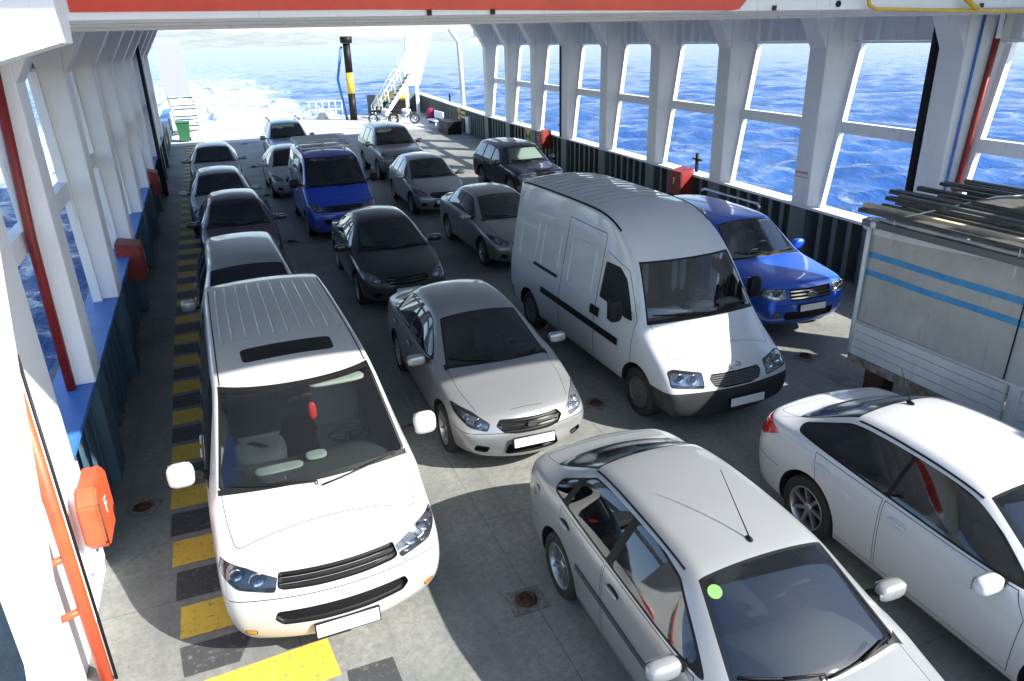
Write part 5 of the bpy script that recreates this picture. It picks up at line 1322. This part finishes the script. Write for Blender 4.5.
fire_box(lx(14.8)-.02, 14.8, .85, 'red hose box on the port bulwark beside the left lane, the nearer one', -1)
fire_box(lx(23.5)-.02, 23.6, .9, 'red hose box on the port bulwark beside the left lane, the farther one', -1)
def cleat(x, y, lab):
    t = thing('vent_cross', lab, 'deck fitting', (x, y, 1.3), 0, 'black cross-shaped fittings on the ledge')
    b = BM(); tube(b, [(0, 0, 0), (0, 0, .50)], .05, 10); build('stem', b, BLACK, t)
    b = BM(); tube(b, [(0, -.2, .33), (0, .2, .33)], .03, 8); build('cross_bar', b, BLACK, t)
cleat(rx(16.9)+.3, 16.9, 'black cross-shaped fitting on the ledge above the F hose box')
cleat(rx(27)+.3, 26.6, 'black cross-shaped fitting on the ledge above the dark blue hatchback')
cleat(rx(45)+.3, 45, 'black cross-shaped fitting on the far ledge above the bench')
# orange hose box near
t = thing('hose_box', 'orange eight-sided hose box with a white letter on the port wall, lower left', 'fire box', (-1.58, 6.55, .66), R(0))
b = BM(); prism(b, [(-.02, y_, z_) for y_, z_ in ((-.32, .12), (-.20, 0), (.20, 0), (.32, .12), (.32, .50), (.20, .62), (-.20, .62), (-.32, .50))], (.17, 0, 0)); bmesh.ops.bevel(b, geom=list(b.edges), offset=.02, segments=2, affect='EDGES'); build('box_body', b, ORG, t)
text_mesh('F', .22, 'letter', WL, t, (.156, -.02, .32), (R(90), 0, R(90)))
b = BM(); tube(b, [(.152, -.29, .1), (.155, -.29, .5)], .012, 6); build('hinge', b, RUST, t)
b = BM(); box(b, -.13, .0, -.12, .12, -.3, .74); build('mounting_plate', b, SHIPW, t)
# warning text on a starboard column
tx = thing('notice', 'small red notice painted low on a white starboard column', 'sign', (rx(12.1)-.004, 12.36, 1.95), 0)
RT = principled('red_lettering', (.55, .03, .03), .5)
text_mesh('NO SMOKING', .062, 'lettering', RT, tx, (-.004, 0, .04), (R(90), 0, R(-90)))
b = BM(); box(b, -.006, -.001, -.2, .2, -.055, -.045); build('underline', b, RT, tx)
# lashing rings
def ring(x, y, rz, lab):
    t = thing('lashing_ring', lab, 'lashing ring', (x, y, 0), R(rz), 'rusty lashing rings set into the deck')
    b = BM(); box(b, -.17, .17, -.15, .15, .004, .012); lathe(b, [(.105, .012), (.115, .02), (.125, .012)], 20, 'z', close=True); o = build('base_plate', b, mixm('ring_plate', (.10, .09, .08), (.20, .19, .17), 14, .8), t)
    b = BM(); lathe(b, [(.001, .0135), (.10, .0135), (.10, .016), (.001, .016)], 20, 'z'); build('pocket', b, RUST, o)
    b = BM(); tube(b, [(.07*math.cos(a*math.pi/8), .07*math.sin(a*math.pi/8), .028+.012*math.sin(a*math.pi/8)) for a in range(16)], .013, 6, closed=True); build('ring', b, RUST, t)
for i, (x, y, lab) in enumerate([(1.99, 4.9, 'rusty lashing ring in the deck left of the nearest silver sedan'), (8.17, 8.14, 'rusty lashing ring in the deck in front of the blue off-road car'), (4.41, 8.1, 'rusty lashing ring in the deck between the silver sedan and the tall van'), (1.48, 33.54, 'lashing ring on the aisle beside the farthest hatchback of the left lane'), (1.43, 26.48, 'lashing ring on the aisle beside the white hatchback'), (1.5, 19.54, 'lashing ring on the aisle beside the blue van'), (1.59, 42.1, 'lashing ring at the sunlit end of the aisle'), (-1.40, 7.98, 'rusty lashing ring in the shade left of the nearest white van'), (7.6, 13.5, 'lashing ring in the shade beyond the tall panel van')]): ring(x, y, i*23, lab)
# hazard boards and signs on the starboard bulwark
def hazard(y, lab):
    t = thing('warning_board', lab, 'sign', (rx(y)+.06, y, .62), math.atan2(-(rx(y+.5)-rx(y-.5)), 1.0)*1)
    b = BM(); box(b, -.02, .02, -.36, .36, 0, .6); build('board', b, YEL, t)
    for s_ in (-1, 1):
        b = BM(); prism(b, [(-.024, s_*.30, .05), (-.024, s_*.30, .55), (-.024, 0, .30)], (.003, 0, 0)); build('black_triangle', b, BLACK, t)
    b = BM(); box(b, -.02, .02, -1.5, -.45, .12, .5); build('side_panel', b, YEL, t)
    b = BM(); box(b, -.024, -.021, -1.45, -.5, .25, .36); build('black_bar', b, BLACK, t)
hazard(29.6, 'yellow board with black triangles on the starboard bulwark, nearer of two'); hazard(41.5, 'yellow board with black triangles on the starboard bulwark, farther of two')
t = thing('warning_board', 'yellow and black board on the port bulwark near the green bin', 'sign', (lx(36)+.05, 36.5, .9)); b = BM(); box(b, -.02, .02, -.5, .5, 0, .9); build('board', b, YEL, t)
for s_ in (-1, 1):
    b = BM(); prism(b, [(.024, s_*.42, .08), (.024, s_*.42, .82), (.024, 0, .45)], (.003, 0, 0)); build('black_triangle', b, BLACK, t)
# black and yellow post
t = thing('capstan_post', 'tall black post with a yellow band at the stern', 'post', (9.12, 51.5, 0))
prev = 0
for a, c_, m_ in ((0, 1.7, BLACK), (1.705, 3.0, YEL), (3.005, 4.8, BLACK)):
    b = BM(); lathe(b, [(.001, a), (.24, a), (.24, c_), (.001, c_)], 18, 'z'); build('yellow_band' if m_ is YEL else 'black_band', b, m_, t)
b = BM(); lathe(b, [(.001, 4.805), (.38, 4.805), (.40, 5.2), (.001, 5.22)], 18, 'z'); build('post_cap', b, BLACK, t)
b = BM(); tube(b, [(-.4, .3, 0), (-.7, .6, 2.6), (-.35, 0, 4.6)], .09, 6); build('hanging_rope', b, BLUEP, t)
# green bin
t = thing('wheelie_bin', 'green plastic bin standing by the port steps', 'bin', (-1.35, 45.2, 0)); GRN = principled('bin_green', (.02, .11, .05), .5)
b = BM(); hexa(b, [(-.25, -.28, .08), (.25, -.28, .08), (.25, .28, .08), (-.25, .28, .08), (-.34, -.36, 1.0), (.34, -.36, 1.0), (.34, .36, 1.0), (-.34, .36, 1.0)]); build('bin_body', b, GRN, t)
b = BM(); box(b, -.37, .37, -.40, .40, 1.0, 1.07, bev=.02); build('lid', b, GRN, t)
for s_ in (-1, 1): b = BM(); lathe(b, [(.001, -.03), (.1, -.03), (.1, .03), (.001, .03)], 12, 'x', (s_*.27, .25, .1)); build('wheel', b, BLACK, t)
# port steps with side casing
t = thing('stairway', 'white steps with yellow edges under a grey casing at the port stern', 'steps', (-1.3, 44, 0))
b = BM(); box(b, -.62, .64, -.3, .9, 2.45, 5.3); build('casing', b, principled('casing_grey', (.30, .32, .36), .5, var=.06), t)
for s_ in (-.55, .75):
    b = BM(); hexa(b, [(s_-.03, 1.2, 2.2), (s_+.03, 1.2, 2.2), (s_+.03, 7.5, 0), (s_-.03, 7.5, 0), (s_-.03, 1.2, 2.45), (s_+.03, 1.2, 2.45), (s_+.03, 7.5, .22), (s_-.03, 7.5, .22)]); build('stringer', b, SHIPW, t)
for k in range(9):
    f = (k+.5)/9; b = BM(); box(b, -.51, .71, 1.25+f*6.1, 1.55+f*6.1, 2.36-f*2.2, 2.40-f*2.2); build('tread', b, YEL if k % 3 == 1 else BLACK, t)
b = BM(); tube(b, [(1.25, 1.0, 3.3), (1.25, 8.2, .9), (1.25, 8.2, 0)], .04, 6); build('handrail', b, SHIPW, t)
# starboard stern stairway
t = thing('stairway', 'white railed steps climbing beside a tall slanted panel at the starboard stern', 'steps', (9.9, 50.2, 0))
b = BM(); hexa(b, [(2.9, 1.6, 2.0), (4.0, 1.6, 2.0), (4.0, 2.0, 2.0), (2.9, 2.0, 2.0), (3.35, 1.6, 5.6), (5.2, 1.6, 5.6), (5.2, 2.0, 5.6), (3.35, 2.0, 5.6)]); build('slanted_panel', b, SHIPW, t)
b = BM(); box(b, 3.0, 3.2, 1.7, 1.9, 0, 2.0); box(b, 3.75, 3.95, 1.7, 1.9, 0, 2.0); build('panel_legs', b, SHIPW, t)
for y_ in (-.5, .5):
    b = BM(); hexa(b, [(.6, y_-.03, 0), (.9, y_-.03, 0), (.9, y_+.03, 0), (.6, y_+.03, 0), (3.0, y_-.03, 3.0), (3.3, y_-.03, 3.0), (3.3, y_+.03, 3.0), (3.0, y_+.03, 3.0)]); build('stringer', b, SHIPW, t)
    b = BM()
    for h in (.45, .9): tube(b, [(.3, y_, h), (2.3, y_, 2.6+h), (2.9, y_, 3.2+h), (3.4, y_, 4.6+h)], .035, 6)
    for i in range(6): f = i/5; tube(b, [(.4+2.3*f, y_, .0+2.8*f), (.3+2.3*f, y_, .9+2.8*f)], .03, 6)
    build('railing', b, SHIPW, t)
for k in range(11):
    f = k/11; b = BM(); box(b, .8+2.2*f, 1.1+2.2*f, -.47, .47, .25+2.8*f, .29+2.8*f); build('tread', b, BLACK, t)
b = BM(); tube(b, [(rx(41)+.2, 41, 1.3), (rx(41)+.1, 41, 4.7), (rx(41)-.4, 41, 5.4)], .13, 10); tag(build('davit_post', b, SHIPW), 'slim white curved post on the far starboard bulwark', 'post')
b = BM(); box(b, 10.9, 15.2, 55.4, 55.6, 0.006, 1.3); tag(build('stern_bulwark', b, TEAL), 'dark end wall of the bulwark at the starboard stern', 'wall')
t = thing('liferaft', 'yellow covered raft stowed against the starboard stern bulwark', 'raft', (12.7, 54.0, 0))
b = BM(); blob(b, (0, 0, 1.25), (1.0, .5, .32), 2.6); blob(b, (.1, -.1, 1.42), (.6, .35, .25), 2.2); build('raft_cover', b, YEL, t)
b = BM(); box(b, -1, 1, -.4, .4, .0, .9); build('cradle', b, BLACK, t)
# motorbikes at the stern
def motorbike(x, y, rz, lab):
    t = thing('motorbike', lab, 'motorbike', (x, y, 0), R(rz), 'motorbikes parked at the stern')
    for yy in (-.68, .68):
        b = BM(); lathe(b, [(.24, -.05), (.30, -.06), (.33, 0), (.30, .06), (.24, .05)], 20, 'x', (0, yy, .33), close=True); o = build('wheel', b, RUBBER, t)
        b = BM(); lathe(b, [(.001, -.02), (.06, -.03), (.06, .03), (.001, .02)], 10, 'x', (0, yy, .33))
        for k in range(6): a = k*math.pi/3; tube(b, [(0, yy, .33), (0, yy+.24*math.cos(a), .33+.24*math.sin(a))], .012, 5)
        build('rim', b, CHROME, o)
    b = BM(); tube(b, [(0, -.68, .33), (0, -.45, .80), (0, -.38, .98)], .035, 6); build('fork', b, CHROME, t)
    b = BM(); tube(b, [(-.34, -.30, 1.0), (-.15, -.40, 1.02), (.15, -.40, 1.02), (.34, -.30, 1.0)], .02, 6); build('handlebar', b, BLACK, t)
    b = BM(); blob(b, (0, -.12, .82), (.15, .27, .14), 2.4); build('fuel_tank', b, WHITE, t)
    b = BM(); blob(b, (0, .42, .80), (.14, .40, .07), 2.8); build('saddle', b, BLACK, t)
    b = BM(); blob(b, (0, 0, .45), (.16, .26, .2), 2.6); tube(b, [(.12, .1, .35), (.14, .8, .38)], .05, 8); build('engine', b, CHROME, t)
motorbike(10.3, 47.6, 62, 'motorbike leaning beside the starboard steps at the stern, left of the other'); motorbike(11.4, 46.8, 75, 'motorbike at the stern standing right of the other one, near the bench')
# bench and chest
t = thing('bench', 'white bench by the starboard bulwark near the stern', 'bench', (rx(43.5)-1.0, 43.5, 0), R(0))
b = BM(); box(b, -.25, .25, -.9, .9, .42, .47, bev=.01); build('seat', b, SHIPW, t)
b = BM(); box(b, .22, .28, -.9, .9, .55, .95); build('backrest', b, SHIPW, t)
for xx, yy in ((-.2, -.8), (-.2, .8), (.25, -.8), (.25, .8)): b = BM(); box(b, xx-.03, xx+.03, yy-.03, yy+.03, 0, .415 if xx < 0 else .95-.4+.0); build('leg', b, SHIPW, t)
t = thing('deck_chest', 'black chest standing in front of the white bench', 'chest', (rx(40.6)-.75, 40.6, 0)); b = BM(); box(b, -.4, .4, -.9, .9, 0, .62, bev=.02); build('chest_body', b, BLACK, t); b = BM(); box(b, -.42, .42, -.92, .92, .62, .68, bev=.01); build('lid', b, BLACK, t)
b = BM(); blob(b, (rx(47)-.6, 46.8, .45), (.35, .45, .45), 2.3); tag(build('kit_bag', b, principled('maroon', (.25, .01, .05), .7)), 'maroon bag on the deck behind the white bench', 'bag')
b = BM(); box(b, rx(39.2)-.1, rx(39.2)+.06, 38.9, 39.4, .1, .95); tag(build('notice', b, WL), 'white panel on the starboard bulwark right of the chest', 'sign')
# clutter at the open stern: ropes and a rail
t = thing('stern_railing', 'thin white railing with coiled ropes across the open stern', 'railing', (6.2, 54.5, 0))
b = BM()
for i in range(7): tube(b, [(i*.45, 0, 0), (i*.45, 0, 1.1)], .03, 6)
for z in (.55, 1.1): tube(b, [(0, 0, z), (2.7, 0, z)], .03, 6)
build('rails', b, SHIPW, t)
b = BM()
for k in range(7): tube(b, [(1.3+(.5-.04*k)*math.cos(a*.5), -.8+(.5-.04*k)*math.sin(a*.5), .06+.06*k) for a in range(13)], .045, 6, closed=False)
build('rope_coil', b, principled('rope', (.55, .55, .52), .9), t)
# ------------------------------------------------------------------ camera, light
def camera():
    cd = bpy.data.cameras.new('camera'); cam = bpy.data.objects.new('camera', cd); C.objects.link(cam)
    cd.sensor_width = 36; cd.lens = 729.6/1024*36; cd.clip_start = .05; cd.clip_end = 60000
    pit, roll, psi, H = R(22.4309), R(-1.53188), R(21.345489), 4.776
    fw = Vector((math.sin(psi)*math.cos(pit), math.cos(psi)*math.cos(pit), -math.sin(pit)))
    r0 = Vector((math.cos(psi), -math.sin(psi), 0)); u0 = r0.cross(fw)
    r = r0*math.cos(roll)+u0*math.sin(roll); u = -r0*math.sin(roll)+u0*math.cos(roll)
    M = Matrix((( r.x, u.x, -fw.x, 0), (r.y, u.y, -fw.y, 0), (r.z, u.z, -fw.z, H), (0, 0, 0, 1)))
    cam.matrix_world = M
    bpy.context.scene.camera = cam
camera()
SUN = Vector((1, -1, 1)).normalized()
el = math.asin(SUN.z); az = math.atan2(SUN.x, SUN.y)
sd = bpy.data.lights.new('sun', 'SUN'); sd.energy = 5.0; sd.angle = R(.5); sd.color = (1, .96, .88)
so = bpy.data.objects.new('sun', sd); C.objects.link(so); so.rotation_euler = SUN.to_track_quat('Z', 'Y').to_euler()
w = bpy.data.worlds.new('World'); bpy.context.scene.world = w; w.use_nodes = True
nt = w.node_tree; bg = nt.nodes['Background']; sk = nt.nodes.new('ShaderNodeTexSky'); sk.sky_type = 'NISHITA'; sk.sun_disc = False
sk.sun_elevation = el; sk.sun_rotation = az; sk.air_density = 1.0; sk.dust_density = .6; sk.ozone_density = 2.0
nt.links.new(sk.outputs[0], bg.inputs[0]); bg.inputs[1].default_value = .12
sc = bpy.context.scene
sc.view_settings.view_transform = 'Standard'; sc.view_settings.look = 'None'; sc.view_settings.exposure = 1.38; sc.view_settings.gamma = 1

# sea air
bm = BM(); box(bm, -14500, 14500, -60, 14500, -3.2, 480)
hz = build('haze', bm); hm = bpy.data.materials.new('haze_air'); hm.use_nodes = True; hn = hm.node_tree; hn.nodes.clear()
ho = hn.nodes.new('ShaderNodeOutputMaterial'); hv = hn.nodes.new('ShaderNodeVolumePrincipled'); hv.inputs['Color'].default_value = (.93, .96, 1, 1); hv.inputs['Density'].default_value = .00006; hv.inputs['Anisotropy'].default_value = .2
hn.links.new(hv.outputs[0], ho.inputs['Volume']); hz.data.materials.append(hm); struct(hz, 'stuff')
